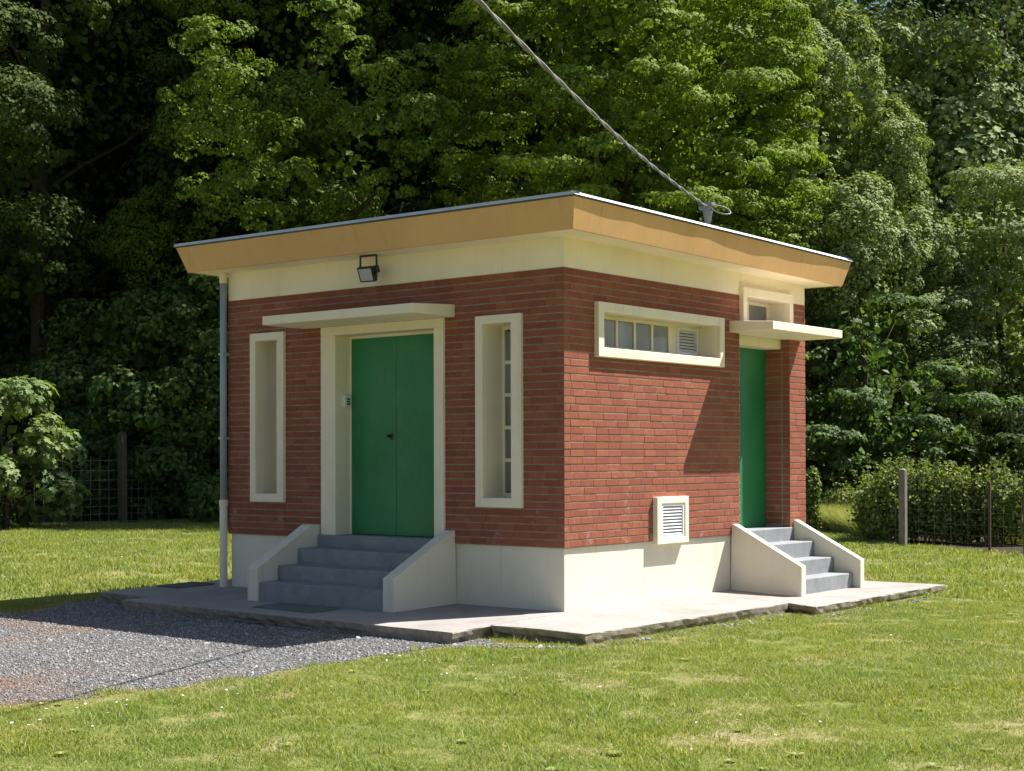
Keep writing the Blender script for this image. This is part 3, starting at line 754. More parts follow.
def tree(name, label, base, h, hb, rad, mat, kind='oval', n_b=100, n_s=14, lps=42, leaf=.13, br=(.8, 1.5), flat=.7, stretch=0, shape=LEAF4, lean=(0, 0), cat='tree',
         group=None, extra=(), trunk=True, tr=.28, shell=.6, up_w=.5, limbs=12, seed=0, droop=.0, sub=.36, core=60):
    """crown = boughs (domes) > leafy shoots > single leaves, plus coarse inner foliage"""
    global rng
    rng = np.random.default_rng(seed + 100)
    th = empty(name, base); tag(th, label, cat, group)
    lob = [(k, rng.uniform(0, 6.28), rng.uniform(.05, .15)) for k in (2, 3, 5, 7)]
    tt = rng.uniform(0, 1, n_b * 4); keep = rng.uniform(0, 1, n_b * 4) < profile(kind, tt) ** 1.2 + .05
    tt = tt[keep][:n_b]; m = len(tt); an = np.arange(m) * 2.39996 + rng.normal(0, .5, m)
    rr = rad * profile(kind, tt) * (1 + sum(a * np.sin(k * an + p + tt * 9) for k, p, a in lob)) * rng.uniform(shell ** 2, 1, m) ** .5
    C = np.stack([base[0] + lean[0] * tt + rr * np.cos(an), base[1] + lean[1] * tt + rr * np.sin(an), base[2] + hb + (h - hb) * tt - droop * rr], 1)
    B = rng.uniform(*br, m)
    O = unit(np.stack([np.cos(an), np.sin(an), .2 + .8 * (tt - .4)], 1))
    if len(extra):
        E = np.array([e[:3] for e in extra]); C = np.concatenate([C, E]); B = np.concatenate([B, [e[3] for e in extra]])
        O = np.concatenate([O, unit((E - np.array([base[0], base[1], base[2] + h * .5])) * (1, 1, .3))]); m = len(C)
    # shoots on each dome
    ns = np.maximum(4, (n_s * (B / np.mean(br)) ** 1.6).astype(int)); bi = np.repeat(np.arange(m), ns)
    d = unit(rng.normal(size=(len(bi), 3)) + O[bi] * .75 + np.array([0, 0, .55]))
    rsub = B[bi] * sub * rng.uniform(.7, 1.3, len(bi))
    sh = d * (B[bi] * rng.uniform(.62, 1.08, len(bi)))[:, None]; sh[:, 2] *= flat
    if stretch:
        al = np.sum(sh * O[bi], 1, keepdims=True); sh = sh + O[bi] * al * stretch; sh[:, 2] -= .16 * np.maximum(al[:, 0], 0)
    S = C[bi] + sh
    # leaves on each shoot
    cnt = np.maximum(6, (lps * (rsub / (np.mean(br) * sub)) ** 1.4).astype(int)); li = np.repeat(np.arange(len(S)), cnt); n = len(li)
    e = unit(rng.normal(size=(n, 3)) + d[li] * .5)
    off = e * (rsub[li] * rng.uniform(.45, 1.0, n) ** .5)[:, None]; off[:, 2] *= max(.35, flat)
    P = S[li] + off; P[:, 2] = np.maximum(P[:, 2], base[2] + .08)
    away = (P - np.array(base)) @ np.array(FW) > .10 * rad
    ok = ~away | (rng.uniform(0, 1, n) < .28); P = P[ok]; e = e[ok]; li = li[ok]; n = len(P)      # thinner at the back, with larger leaves there
    lsz = leaf * np.where(away[ok], 1.8, 1.0)
    Nn = d[li] * .45 + e * .85 + np.array([0, 0, up_w * .7]) + rng.normal(0, .17, (n, 3))
    me = leaves_mesh('crown', P, Nn, lsz, mat, shape, O[bi][li] * .7 + np.array([0, 0, -.5]))
    # coarse foliage inside
    kc = core * m; q = rng.integers(0, m, kc)
    axis = np.array([base[0] + lean[0] * .5, base[1] + lean[1] * .5, 0]); inner = C[q].copy(); f = rng.uniform(.1, .66, kc)[:, None]
    inner[:, :2] = axis[:2] + (inner[:, :2] - axis[:2]) * f; Pc = inner + rng.normal(0, .35, (kc, 3)) * (B[q][:, None] * .8); Pc[:, 2] = np.maximum(Pc[:, 2] - .25 * B[q], base[2] + .2)
    m2 = leaves_mesh('inner', Pc, rng.normal(0, 1, (kc, 3)) + O[q] * .8, min(.26, leaf * 1.9 if len(shape[0]) > 4 else leaf * 2.6), mat, LEAF4)
    bm = bmesh.new(); bm.from_mesh(me); bm.from_mesh(m2); bm.to_mesh(me); bm.free(); bpy.data.meshes.remove(m2)
    link(bpy.data.objects.new('crown', me), th)
    Cc = C
    if trunk:
        mb = MB(); k = 7; pts = []; rads = []
        H = hb + (h - hb) * .78
        for i in range(k + 1):
            f = i / k; pts.append(Vector((base[0] + lean[0] * f + rng.normal(0, .05) * i * .5, base[1] + lean[1] * f + rng.normal(0, .05) * i * .5, base[2] - .1 + H * f))); rads.append(tr * (1.25 if i == 0 else 1) * (1 - .82 * f) + .02)
        mb.tube(pts, rads, 9)
        for c in rng.choice(m, min(limbs, m), replace=False):
            e = Vector(Cc[c]); f = min(.9, max(.12, ((e.z - base[2]) / H) * .72)); i = f * k; i0 = int(i)
            s = pts[i0].lerp(pts[min(k, i0 + 1)], i - i0); r0 = tr * (1 - .82 * f) * .36 + .01
            mid = s.lerp(e, .5) + Vector((rng.normal(0, .25), rng.normal(0, .25), rng.normal(.15, .2)))
            mb.tube([s, s.lerp(mid, .5) + Vector((0, 0, .1)), mid, mid.lerp(e, .55) + Vector(rng.normal(0, .12, 3)), e], [r0, r0 * .8, r0 * .6, r0 * .38, .012], 5)
            for q in range(2):
                e2 = e + Vector(rng.normal(0, .6, 3)); mb.tube([mid, mid.lerp(e2, .5) + Vector(rng.normal(0, .12, 3)), e2], [r0 * .4, r0 * .25, .01], 4)
        mb.build('trunk', M['bark'], th, smooth=True)
    return th

# ------------------------------------------------------------------ trees of the wood edge
def tb(px, depth): return tuple(gpt(px, depth))
def blobs(lst): return [(*ppt(px, py, d), s) for px, py, d, s in lst]

tree('oak_tree', 'tall dark oak with a forked trunk at the shaded end of the wood', tb(40, 47), 25, 2.5, 6.2, L_SHADE, 'oval', 56, 46, 56, .112, (1.2, 2.0), .6, tr=.4, seed=1, sub=.24, shell=.8)
tree('oak_tree', 'oak with two sunlit leafy boughs hanging above the front eaves', tb(310, 47.6), 20, 2.5, 5.0, L_OAK, 'oval', 54, 46, 70, .098, (1.1, 1.8), .6, tr=.38, seed=2, sub=.24, shell=.8,
     extra=blobs([(215, 45, 39.5, 1.1), (237, 90, 39.1, 1.25), (222, 140, 39.3, 1.2), (250, 185, 39.5, 1.1), (205, 195, 39.9, .8), (265, 135, 39.4, .95), (190, 100, 39.9, .75), (268, 215, 39.9, .8),
                  (385, 80, 39.3, 1.1), (408, 120, 39.0, 1.25), (430, 160, 39.2, 1.05), (372, 130, 39.5, .95), (385, 185, 39.7, .85), (345, 45, 39.9, .9), (330, 15, 39.9, 1.0), (425, 65, 39.7, .85), (300, 175, 40.4, .8)]))
tree('hornbeam_tree', 'broad hornbeam with flat layered yellow-green sprays behind the roof', tb(622, 42), 21, 1.5, 4.3, L_BEECH, 'oval', 310, 15, 50, .090, (.6, 1.25), .26, .45, tr=.38, seed=3, up_w=.7, sub=.30, shell=.78, droop=.12)
tree('lime_tree', 'conical lime with dense rounded leaf clumps sloping down to the side', tb(850, 46), 15.8, 1.0, 4.1, L_LIME, 'cone', 150, 30, 52, .094, (.65, 1.15), 1.15, tr=.36, seed=4, sub=.24, shell=.85, lean=tuple((gpt(808, 46) - gpt(850, 46)).to_2d()))
tree('ash_tree', 'tall dark blue-green tree rising farthest back behind the lime', tb(1010, 62), 30, 4, 7.8, L_FAR, 'oval', 70, 32, 40, .165, (1.5, 2.5), .7, tr=.45, seed=5, sub=.26, shell=.8)
tree('maple_tree', 'light green maple with drooping branches beside the lime', tb(1005, 47), 10.8, .8, 3.6, L_LIME, 'oval', 50, 34, 54, .096, (1.0, 1.5), .4, .3, tr=.2, seed=6, sub=.25, shell=.8, up_w=.8)
tree('maple_tree', 'low bushy maple under the lime next to the hedge', tb(862, 40), 6.2, .5, 2.5, L_SYC, 'dome', 36, 16, 26, .115, (.5, .95), .35, .5, shape=LOBED, tr=.12, seed=7, up_w=.7)
tree('maple_tree', 'shaded maple sapling in the gap behind the fence corner', tb(975, 44), 5.0, .3, 3.0, L_SHADE, 'dome', 34, 20, 26, .12, (.7, 1.2), .45, .3, shape=LOBED, tr=.1, seed=8)
tree('sycamore_tree', 'young sycamore with sunlit leaves standing in front of the mesh fence', tb(6, 35.8), 3.5, .0, 1.25, L_SYCSUN, 'dome', 36, 10, 18, .15, (.36, .6), .7, shape=LOBED, tr=.06, seed=9, up_w=.6, core=3)
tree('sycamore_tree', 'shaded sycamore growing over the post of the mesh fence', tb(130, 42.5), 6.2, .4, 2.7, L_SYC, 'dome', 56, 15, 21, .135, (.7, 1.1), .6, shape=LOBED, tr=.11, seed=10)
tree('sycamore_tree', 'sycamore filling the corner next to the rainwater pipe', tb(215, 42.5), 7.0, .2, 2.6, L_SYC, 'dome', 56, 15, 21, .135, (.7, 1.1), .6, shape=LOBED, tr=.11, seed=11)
# rear rank
for i, (px, dp_, h, r_, mt, lb) in enumerate([(-60, 53, 28, 7, L_SHADE, 'dark rear oak filling the shaded edge of the wood'), (150, 55, 29, 7.5, L_SHADE, 'dark rear oak between the two front oaks'), (450, 55, 28, 7, L_SHADE, 'dark rear oak in the gap between oak and hornbeam'),
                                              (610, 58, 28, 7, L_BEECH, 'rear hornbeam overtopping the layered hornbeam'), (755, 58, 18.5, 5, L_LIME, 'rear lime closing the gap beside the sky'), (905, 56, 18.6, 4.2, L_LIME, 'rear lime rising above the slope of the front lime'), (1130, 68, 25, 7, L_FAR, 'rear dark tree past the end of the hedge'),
                                              (395, 53, 31, 8, L_SHADE, 'tallest rear oak, added with its crown mostly above view to shade the front oaks'), (120, 53, 30, 7.5, L_SHADE, 'tall rear oak, added with a high crown mostly above view to shade the fence')]):  # the last two are added to cast shade; crowns mostly above view
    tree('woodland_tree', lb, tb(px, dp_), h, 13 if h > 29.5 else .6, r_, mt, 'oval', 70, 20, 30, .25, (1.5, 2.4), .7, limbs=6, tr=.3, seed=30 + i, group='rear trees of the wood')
# unbroken undergrowth and wood behind
rng = np.random.default_rng(50)
def mass(name, label, boxes, n, leaf, mat, cat):
    P = []; Nn = []
    for (px0, px1, d0, d1, z0, z1, k) in boxes:
        u = rng.uniform(px0, px1, k); d = rng.uniform(d0, d1, k); z = rng.uniform(0, 1, k)
        top_ = z1 * (.78 + .22 * np.sin(u * .021 + d) * np.cos(u * .0093 + 1) + .12 * np.sin(u * .06))
        p = np.array([CAM[:2]]) + np.outer(d, np.array(FW[:2])) + np.outer((u - 512) / FPX * d, np.array(RT[:2]))
        P.append(np.column_stack([p, G + z0 + z * (top_ - z0)])); Nn.append(rng.normal(0, .6, (k, 3)) + np.array([0, 0, .6]) - np.array(FW) * .4)
    P = np.concatenate(P); Nn = np.concatenate(Nn)
    o = link(bpy.data.objects.new(name, leaves_mesh(name, P, Nn, leaf, mat)))
    return tag(o, label, cat, kind='stuff')
mass('far_wood', 'deep wood behind the front trees', [(-350, 770, 64, 76, 0, 34, 44000), (770, 900, 64, 76, 0, 18, 5000), (900, 1450, 72, 80, 0, 38, 30000)], 0, .95, L_SHADE, 'wood')
mass('undergrowth', 'shaded undergrowth below the trees behind the fences', [(-250, 640, 46, 50, 0, 4.5, 17000), (560, 1250, 47, 52, 0, 3.2, 12000)], 0, .26, L_SHADE, 'undergrowth')

# ------------------------------------------------------------------ fences
def fence(label, line, posts, hgt, vstep, hlev, wire_r, mname):
    f = empty('wire_fence', (*line[0], G)); tag(f, label, 'fence')
    for (x, y, z1, w, mt, nm, tiltx) in posts:
        mb = MB()
        b0 = [Vector((x + a * w / 2, y + b * w / 2, G - .1)) for a, b in ((-1, -1), (1, -1), (1, 1), (-1, 1))]
        n0 = len(mb.v); top_ = [p + Vector((tiltx, 0, z1 + .1)) * 1 for p in b0]; apex = sum(top_, Vector()) / 4 + Vector((0, 0, w * .35))
        mb.v += [tuple(p) for p in b0 + top_ + [apex]]
        mb.f += [(i, (i + 1) % 4, 4 + (i + 1) % 4, 4 + i) for i in range(4)] + [(4 + i, 4 + (i + 1) % 4, 8) for i in range(4)]
        mb.build(nm, mt, f, bevel=.012)
    mb = MB()
    for (a, b) in zip(line[:-1], line[1:]):
        a = Vector((*a, 0)); b = Vector((*b, 0)); L_ = (b - a).length; k = max(1, int(L_ / vstep))
        for z in hlev:
            pts = [a.lerp(b, t / 6) + Vector((0, 0, G + z + random.uniform(-.012, .012) - .02 * math.sin(math.pi * t / 6))) for t in range(7)]
            mb.tube(pts, wire_r, 4)
        for t in range(k + 1): 
            p = a.lerp(b, t / k); mb.tube([p + Vector((0, 0, G + .02)), p + Vector((random.uniform(-.01, .01), 0, G + hgt))], wire_r * (.8 if hgt > 1.2 else .5), 4)
    mb.build(mname, M['wire'], f)
    return f
fence('tall wire mesh fence on timber posts along the shaded wood edge', FENCE_L,
      [(-25.0, 9.75, 2.1, .13, M['post_wood'], 'timber_post', .03), (-23.65, 12.25, 2.35, .17, M['post_wood'], 'timber_post', -.04), (-23.9, 15.95, 2.0, .15, M['post_wood'], 'timber_post', 0), (-25.5, 5.1, 2.1, .14, M['post_wood'], 'timber_post', 0), (-23.5, 20.4, 2.0, .14, M['post_wood'], 'timber_post', 0)],
      1.75, .23, [.06, .25, .45, .65, .88, 1.12, 1.38, 1.65], .007, 'wire_mesh')
fence('low sheep-wire fence with a concrete post beside the ivy hedge', FENCE_R,
      [(-3.12, 14.6, 1.42, .125, M['post_conc'], 'concrete_post', 0), (-.20, 13.06, 1.38, .13, M['post_wood'], 'timber_post', 0), (-1.03, 13.49, 1.22, .045, M['iron'], 'iron_post', 0), (-12.95, 24.5, 1.4, .14, M['post_wood'], 'timber_post', 0), (4.4, 10.7, 1.4, .14, M['post_wood'], 'timber_post', 0)],
      1.0, .45, [.05, .16, .30, .48, .70, 1.0, 1.25], .0022, 'wire_mesh')

# ivy-grown post and hedge
def bush(name, label, cat, ells, n, leaf, mat, shape=LEAF4, sprigs=0, seed=0):
    global rng
    rng = np.random.default_rng(seed)
    b = Vector((ells[0][0], ells[0][1], G)); th = tag(empty(name, b), label, cat)
    P = []; Nn = []
    vol = np.array([e[3] * e[4] + e[5] * (e[3] + e[4]) for e in ells]); vol = vol / vol.sum()
    for e, v in zip(ells, vol):
        k = int(n * v); d = unit(rng.normal(size=(k, 3))); r_ = rng.uniform(.35, 1.06, k) ** .4
        bum = 1 + .10 * rng.normal(0, 1, k) + .22 * np.sin(d[:, 0] * 9 + e[0] * 5) * np.sin(d[:, 1] * 8) + .1 * np.sin(d[:, 2] * 14)
        P.append(np.array(e[:3]) + d * (r_ * bum)[:, None] * np.array(e[3:6])); Nn.append(d * .6 + rng.normal(0, .6, (k, 3)) + np.array(SUN) * .45)
    P = np.concatenate(P); Nn = np.concatenate(Nn); ok = P[:, 2] > G + .03; P = P[ok]; Nn = Nn[ok]
    mb = MB()
    if sprigs:
        ex = []; en = []
        for q in range(sprigs):
            e = ells[rng.integers(len(ells))]; a = rng.uniform(0, 6.28); s = Vector((e[0] + .6 * e[3] * math.cos(a), e[1] + .6 * e[4] * math.sin(a), e[2] + e[5] * .7))
            t = s + Vector((rng.normal(0, .14), rng.normal(0, .14), rng.uniform(.25, .6))); mb.tube([s, s.lerp(t, .5) + Vector((rng.normal(0, .04), 0, 0)), t], [.006, .005, .003], 4)
            for u in np.linspace(.3, 1, 9): ex.append(np.array(s.lerp(t, u)) + rng.normal(0, .03, 3)); en.append(rng.normal(0, .6, 3) + [0, 0, .5])
        P = np.concatenate([P, ex]); Nn = np.concatenate([Nn, en])
    for e in ells:
        for q in range(5):
            a = rng.uniform(0, 6.28); s = Vector((e[0] + .3 * e[3] * math.cos(a), e[1] + .3 * e[4] * math.sin(a), G - .03)); t = Vector((e[0] + .7 * e[3] * math.cos(a), e[1] + .7 * e[4] * math.sin(a), e[2] + e[5] * .4))
            mb.tube([s, s.lerp(t, .5) + Vector(rng.normal(0, .05, 3)), t], [.02, .014, .006], 5)
    link(bpy.data.objects.new('foliage', leaves_mesh('foliage', P, Nn, leaf, mat, shape)), th)
    mb.build('stems', M['bark'], th)
    return th
def el(px, d, z, a, b, c):
    p = gpt(px, d); return (p.x, p.y, G + z, a, b, c)
bush('ivy_hedge', 'dense ivy and bramble hedge grown through the low fence', 'hedge',
     [el(892, 29.6, .75, .55, .6, .72), el(920, 29.5, .72, .6, .55, .68), el(945, 29.2, .68, .55, .5, .66), el(962, 29.0, .62, .5, .5, .62), el(985, 28.9, .70, .45, .5, .58), el(1012, 28.3, .70, .5, .5, .55), el(880, 30.2, .6, .5, .5, .6)], 24000, .072, L_IVY, LEAF4, 70, 61)
bush('ivy_post', 'old post completely wrapped in ivy beside the brick corner', 'post', [el(812, 33.8, .65, .15, .15, .72), el(812, 33.8, 1.0, .17, .17, .35), el(814, 33.7, .2, .14, .14, .3)], 3200, .075, L_IVY, LEAF4, 0, 62)
bush('bramble_bush', 'loose pale bramble bush between ivy post and hedge', 'bush', [el(876, 31.2, .55, .32, .4, .55), el(848, 37.0, .55, .8, .5, .35)], 3600, .07, L_IVY, LEAF4, 14, 63)

# long grass behind the fence
def blades(name, P, h, w, mat, lean=.35):
    n = len(P); an = rng.uniform(0, 6.28, n); t = np.stack([np.cos(an), np.sin(an), np.zeros(n)], 1); a2 = rng.uniform(0, 6.28, n)
    l = np.stack([np.cos(a2), np.sin(a2), np.zeros(n)], 1) * (h * rng.uniform(.05, lean * 2, n))[:, None]
    H = (h * rng.uniform(.55, 1.15, n))[:, None] * np.array([0, 0, 1.0]); W = (w * rng.uniform(.7, 1.3, n))[:, None] * t
    V = np.stack([P - W, P + W, P + H * .6 + l * .4 + W * .7, P + H * .6 + l * .4 - W * .7, P + H + l], 1)
    b = np.arange(n)[:, None] * 5
    F = np.concatenate([b + np.array([[0, 1, 2]]), b + np.array([[0, 2, 3]]), b + np.array([[3, 2, 4]])])
    return np_mesh(name, V.reshape(-1, 3), F, mat)
rng = np.random.default_rng(70)
k = 15000
u = rng.uniform(808, 885, k); d = np.maximum(rng.uniform(29.5, 40, k), 29.3 + (890 - u) * .075)
right = rng.uniform(0, 1, k) < .12; u = np.where(right, rng.uniform(985, 1040, k), u); d = np.where(right, rng.uniform(28.6, 29.6, k), d)
p = np.array([CAM[:2]]) + np.outer(d, np.array(FW[:2])) + np.outer((u - 512) / FPX * d, np.array(RT[:2]))
o = link(bpy.data.objects.new('long_grass', blades('long_grass', np.column_stack([p, np.full(k, G)]), np.where(u > 900, .4, .55), .006, L_WEED)))
tag(o, 'tall seeding grass standing behind the low fence', 'grass', kind='stuff')

# ------------------------------------------------------------------ scattered ground cover (instanced)
def scatter(name, P, rz, scl, protos, kind_idx, label, cat, rxy=None):
    me = bpy.data.meshes.new(name); me.vertices.add(len(P)); me.vertices.foreach_set('co', np.ascontiguousarray(P, np.float32).ravel())
    n = len(P)
    rot = np.zeros((n, 3), np.float32); rot[:, 2] = rz
    if rxy is not None: rot[:, :2] = rxy
    a = me.attributes.new('rot', 'FLOAT_VECTOR', 'POINT'); a.data.foreach_set('vector', rot.ravel())
    sv = np.ascontiguousarray(scl, np.float32)
    if sv.ndim == 1: sv = np.repeat(sv[:, None], 3, 1)
    a = me.attributes.new('scl', 'FLOAT_VECTOR', 'POINT'); a.data.foreach_set('vector', np.ascontiguousarray(sv, np.float32).ravel())
    a = me.attributes.new('pick', 'INT', 'POINT'); a.data.foreach_set('value', np.ascontiguousarray(kind_idx, np.int32))
    me.update()
    o = link(bpy.data.objects.new(name, me)); tag(o, label, cat, kind='stuff')
    pc = bpy.data.collections.new(name + '_pieces')
    for i, pm in enumerate(protos): pc.objects.link(bpy.data.objects.new('%s_piece_%02d' % (name, i), pm))
    ng = bpy.data.node_groups.new(name + '_scatter', 'GeometryNodeTree')
    ng.interface.new_socket('Geometry', in_out='INPUT', socket_type='NodeSocketGeometry'); ng.interface.new_socket('Geometry', in_out='OUTPUT', socket_type='NodeSocketGeometry')
    N_ = ng.nodes.new; gi = N_('NodeGroupInput'); go = N_('NodeGroupOutput'); ip = N_('GeometryNodeInstanceOnPoints'); ci = N_('GeometryNodeCollectionInfo')
    ci.inputs['Collection'].default_value = pc; ci.inputs['Separate Children'].default_value = True; ci.inputs['Reset Children'].default_value = True
    def na(t, nm):
        x = N_('GeometryNodeInputNamedAttribute'); x.data_type = t; x.inputs['Name'].default_value = nm; return x.outputs['Attribute']
    L_ = ng.links.new
    L_(gi.outputs[0], ip.inputs['Points']); L_(ci.outputs[0], ip.inputs['Instance']); ip.inputs['Pick Instance'].default_value = True
    L_(na('INT', 'pick'), ip.inputs['Instance Index']); L_(na('FLOAT_VECTOR', 'scl'), ip.inputs['Scale'])
    er = N_('FunctionNodeEulerToRotation'); L_(na('FLOAT_VECTOR', 'rot'), er.inputs[0]); L_(er.outputs[0], ip.inputs['Rotation'])
    L_(ip.outputs[0], go.inputs[0])
    md = o.modifiers.new('scatter', 'NODES'); md.node_group = ng
    return o

def visible(P, margin=90):
    d = P - np.array(CAM); z = d @ np.array(FW); x = 512 + FPX * (d @ np.array(rt)) / z
    return (z > 3) & (x > -margin) & (x < 1024 + margin)
SL = [np.array(s_) for s_ in SLABS]
def free(P, gravel_edge=True):
    x, y = P[:, 0], P[:, 1]
    bad = in_poly(x, y, GRAVEL) | in_poly(x, y, WOOD) | ((x > LX) & (x < -.03) & (y > .03) & (y < WY))
    for s_ in SL: bad |= in_poly(x, y, s_)
    return ~bad

def tuft(seed, n, r, h, w, mat=None):
    global rng
    rng = np.random.default_rng(seed); a = rng.uniform(0, 6.28, n); q = r * np.sqrt(rng.uniform(0, 1, n))
    return blades('tuft', np.column_stack([q * np.cos(a), q * np.sin(a), np.full(n, -.004)]), h * rng.uniform(.5, 1.2, n), w, mat or L_LAWN, .55 if mat is None else 1.1)
tufts = [tuft(80 + i, 130, .13, .022 + .0055 * i, .0021) for i in range(6)]
tufts += [tuft(86 + i, 130, .13, .013 + .005 * i, .0024, L_DRY) for i in range(3)]
tufts += [tuft(95, 60, .07, .075, .0030), tuft(96, 45, .05, .095, .0032)]
def rosette(seed):
    global rng
    rng = np.random.default_rng(seed); a = np.arange(11) * 2.4; t = np.stack([np.cos(a), np.sin(a), np.full(11, .25)], 1)
    return leaves_mesh('rosette', t * .006 + np.array([0, 0, .012]), np.stack([-np.cos(a) * .35, -np.sin(a) * .35, np.ones(11)], 1), .034, L_LAWN, LEAF4, t)
tufts += [rosette(97), rosette(98)]
coarse = [tuft(90 + i, 60, .22, .055 + .008 * i, .0055) for i in range(4)]
rng = np.random.default_rng(81)
def lawn_points(d0, d1, dens):
    half = d1 * (512 + 110) / FPX; area = (d1 - d0) * 2 * half; k = int(area * dens)
    d = rng.uniform(d0, d1, k); s = rng.uniform(-half, half, k)
    p = np.array([CAM[:2]]) + np.outer(d, np.array(FW[:2])) + np.outer(s, np.array(RT[:2]))
    P = np.column_stack([p, np.full(k, G)])
    P = P[visible(P)]; return P[free(P)]
def vnoise(P, f, s):
    x, y = P[:, 0] * f + s, P[:, 1] * f - s
    return (np.sin(x + 1.7 * np.sin(y * .7 + s)) + np.sin(y * 1.3 + 1.3 * np.sin(x * .9)) + .6 * np.sin(2.3 * x - 1.9 * y) + .5 * np.sin(3.7 * y + 2.9 * x)) / 3.1
def edge_dist(P):
    g = np.array(GRAVEL); return np.sqrt(np.min((P[:, None, 0] - g[None, :, 0]) ** 2 + (P[:, None, 1] - g[None, :, 1]) ** 2, 1))
near = lawn_points(5.0, 17.5, 95); mid = lawn_points(17.5, 45, 16)
def thin(P, amt):
    v = vnoise(P, 1.6, 3.1) + .6 * vnoise(P, 5.2, 1.0); return P[rng.uniform(-1.6, 1.2, len(P)) < v + amt]
vn = vnoise(near, 1.6, 3.1) + .7 * vnoise(near, 5.2, 1.0) + .5 * vnoise(near, 13, 4)
pick = np.where(rng.uniform(-2.1, -.2, len(near)) < vn, rng.integers(0, 6, len(near)), rng.integers(6, 9, len(near)))
def slab_dist(P):
    g = []
    for q in SL:
        for a_, b_ in zip(q, np.roll(q, -1, 0)): g += [a_ + (b_ - a_) * t_ for t_ in np.linspace(0, 1, max(2, int(np.hypot(*(b_ - a_)) / .12)))]
    g = np.array(g); return np.sqrt(np.min((P[:, None, 0] - g[None, :, 0]) ** 2 + (P[:, None, 1] - g[None, :, 1]) ** 2, 1))
ed = np.minimum(edge_dist(near), slab_dist(near)); verge = rng.uniform(.05, .42, len(near)) > ed; pick = np.where(verge, rng.integers(6, 9, len(near)), pick)
odd = rng.uniform(0, 1, len(near)); pick = np.where(odd < .016, 9 + (odd * 1e4).astype(int) % 2, np.where(odd < .026, 11 + (odd * 1e4).astype(int) % 2, pick))
sN = (1 + .28 * vnoise(near, 1.9, .5) + .22 * vnoise(near, 6, 2)) * rng.uniform(.75, 1.2, len(near))
scatter('lawn_grass', near, rng.uniform(0, 6.28, len(near)), np.stack([np.maximum(.4, sN)] * 2 + [np.maximum(.4, sN) * .78], 1), tufts, pick, 'short sunlit lawn grass around the building', 'grass')
scatter('far_lawn_grass', mid, rng.uniform(0, 6.28, len(mid)), rng.uniform(.7, 1.25, len(mid)), coarse, rng.integers(0, 4, len(mid)), 'lawn grass stretching back to the fences', 'grass')
# taller stray tufts along the apron
pts = []
for a, b in (((.10, -1.80), (.06, -1.22)), ((.1, -1.24), (1.15, -1.26)), ((1.20, -1.2), (1.22, 2.2)), ((1.22, 2.2), (1.60, 2.2)), ((1.62, 2.2), (1.56, 5.7)), ((-5.92, -.9), (-5.92, 1.0))):
    k = int(math.hypot(b[0] - a[0], b[1] - a[1]) * 7); t = rng.uniform(0, 1, k); pts.append(np.column_stack([a[0] + (b[0] - a[0]) * t + rng.normal(0, .035, k), a[1] + (b[1] - a[1]) * t + rng.normal(0, .035, k), np.full(k, G)]))
pts = np.concatenate(pts); pts = pts[free(pts)]
scatter('edge_grass', pts, rng.uniform(0, 6.28, len(pts)), rng.uniform(.7, 1.5, len(pts)), tufts, rng.integers(0, 6, len(pts)), 'untrimmed grass along the foot of the concrete apron', 'grass')

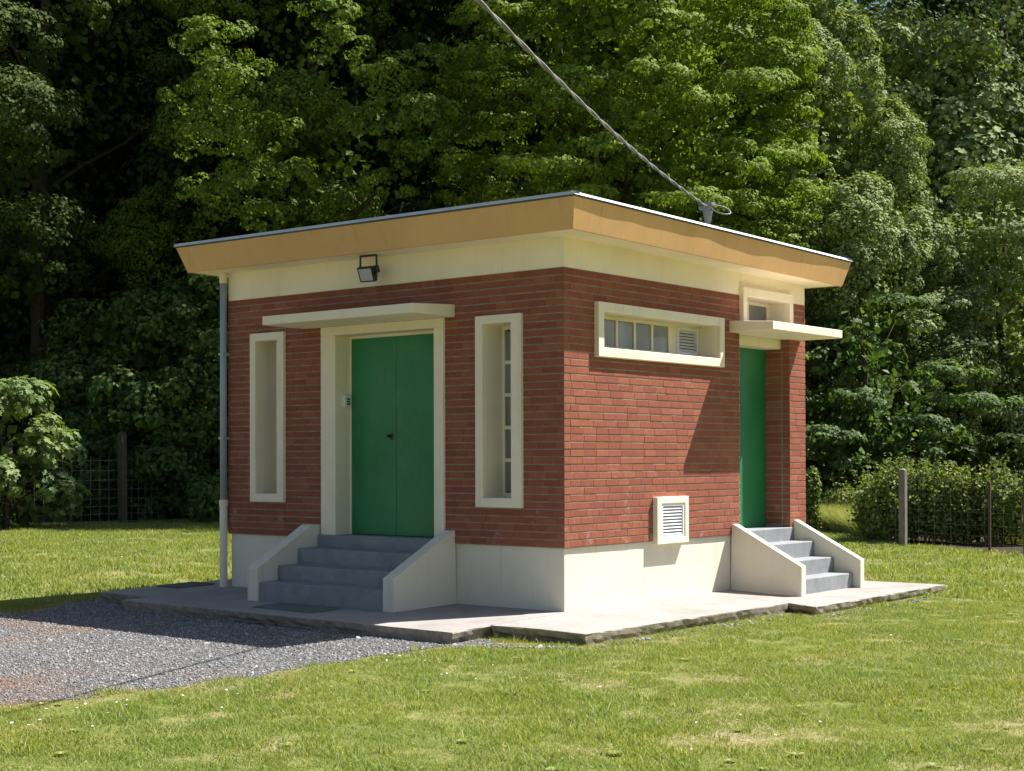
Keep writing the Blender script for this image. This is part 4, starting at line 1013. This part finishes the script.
# gravel
def stone(seed):
    r_ = np.random.default_rng(seed)
    bm = bmesh.new(); bmesh.ops.create_icosphere(bm, subdivisions=1, radius=1)
    for v in bm.verts: v.co *= r_.uniform(.72, 1.15); v.co.z *= .62
    me = bpy.data.meshes.new('stone'); bm.to_mesh(me); bm.free(); me.materials.append(M['stone']); return me
stones = [stone(i) for i in range(6)]
k = 150000
P = np.column_stack([rng.uniform(-9, .8, k), rng.uniform(-9.5, -.8, k), np.full(k, G + .006)])
ing = in_poly(P[:, 0], P[:, 1], GRAVEL) | (edge_dist(P) < np.abs(rng.normal(0, .07, len(P))))
P = P[ing & visible(P) & ~in_poly(P[:, 0], P[:, 1], SL[0]) & ~in_poly(P[:, 0], P[:, 1], SL[1])]
scatter('gravel', P, rng.uniform(0, 6.28, len(P)), rng.lognormal(math.log(.0075), .33, len(P)), stones, rng.integers(0, 6, len(P)), 'loose grey gravel of the path beside the front steps', 'gravel', rng.uniform(-.6, .6, (len(P), 2)))
# crumbs of soil and stone along the broken apron edge
pts = []
for a, b in (((1.19, -1.15), (1.22, 2.2)), ((1.60, 2.3), (1.56, 5.6)), ((.12, -1.85), (1.1, -1.28))):
    kk = 130; t = rng.uniform(0, 1, kk); pts.append(np.column_stack([a[0] + (b[0] - a[0]) * t + np.abs(rng.normal(0, .06, kk)), a[1] + (b[1] - a[1]) * t - np.abs(rng.normal(0, .03, kk)), np.full(kk, G + .005)]))
P = np.concatenate(pts)
scatter('rubble', P, rng.uniform(0, 6.28, len(P)), rng.lognormal(math.log(.016), .4, len(P)), stones, rng.integers(0, 6, len(P)), 'stony crumbs along the broken edge of the apron', 'rubble', rng.uniform(-.6, .6, (len(P), 2)))

# daisies
def daisy():
    mb = MB(); n0 = 9; mb.v.append((0, 0, .052)); 
    for i in range(n0 * 2):
        a = math.pi * i / n0; r_ = .017 if i % 2 == 0 else .010; mb.v.append((r_ * math.cos(a), r_ * math.sin(a), .055))
    for i in range(n0 * 2): mb.f.append((0, 1 + i, 1 + (i + 1) % (n0 * 2)))
    me = bpy.data.meshes.new('daisy'); me.from_pydata(mb.v, [], mb.f); me.update(); me.materials.append(M['petal']); return me
cl = [gpt(px, 1.515 + 0 or 1, G) for px in ()]
ctr = np.array([(.25, -2.3), (.45, -2.9), (.5, -6.1), (.8, -6.4), (1.4, -3.4), (.9, -4.9), (2.6, -2.8), (2.9, 1.0), (4.2, -4.0), (3.3, 2.5), (1.6, 6.2), (.4, 9.0), (-1.5, 11.5), (-12, 4)])
ci_ = rng.integers(0, len(ctr), 110)
P = np.column_stack([ctr[ci_] + rng.normal(0, .30, (110, 2)), np.full(110, G)]); P = P[free(P)]
scatter('daisies', P, rng.uniform(0, 6.28, len(P)), rng.uniform(.45, .8, len(P)), [daisy()], np.zeros(len(P), int), 'white daisies dotted over the lawn', 'daisies', rng.uniform(-.4, .4, (len(P), 2)))
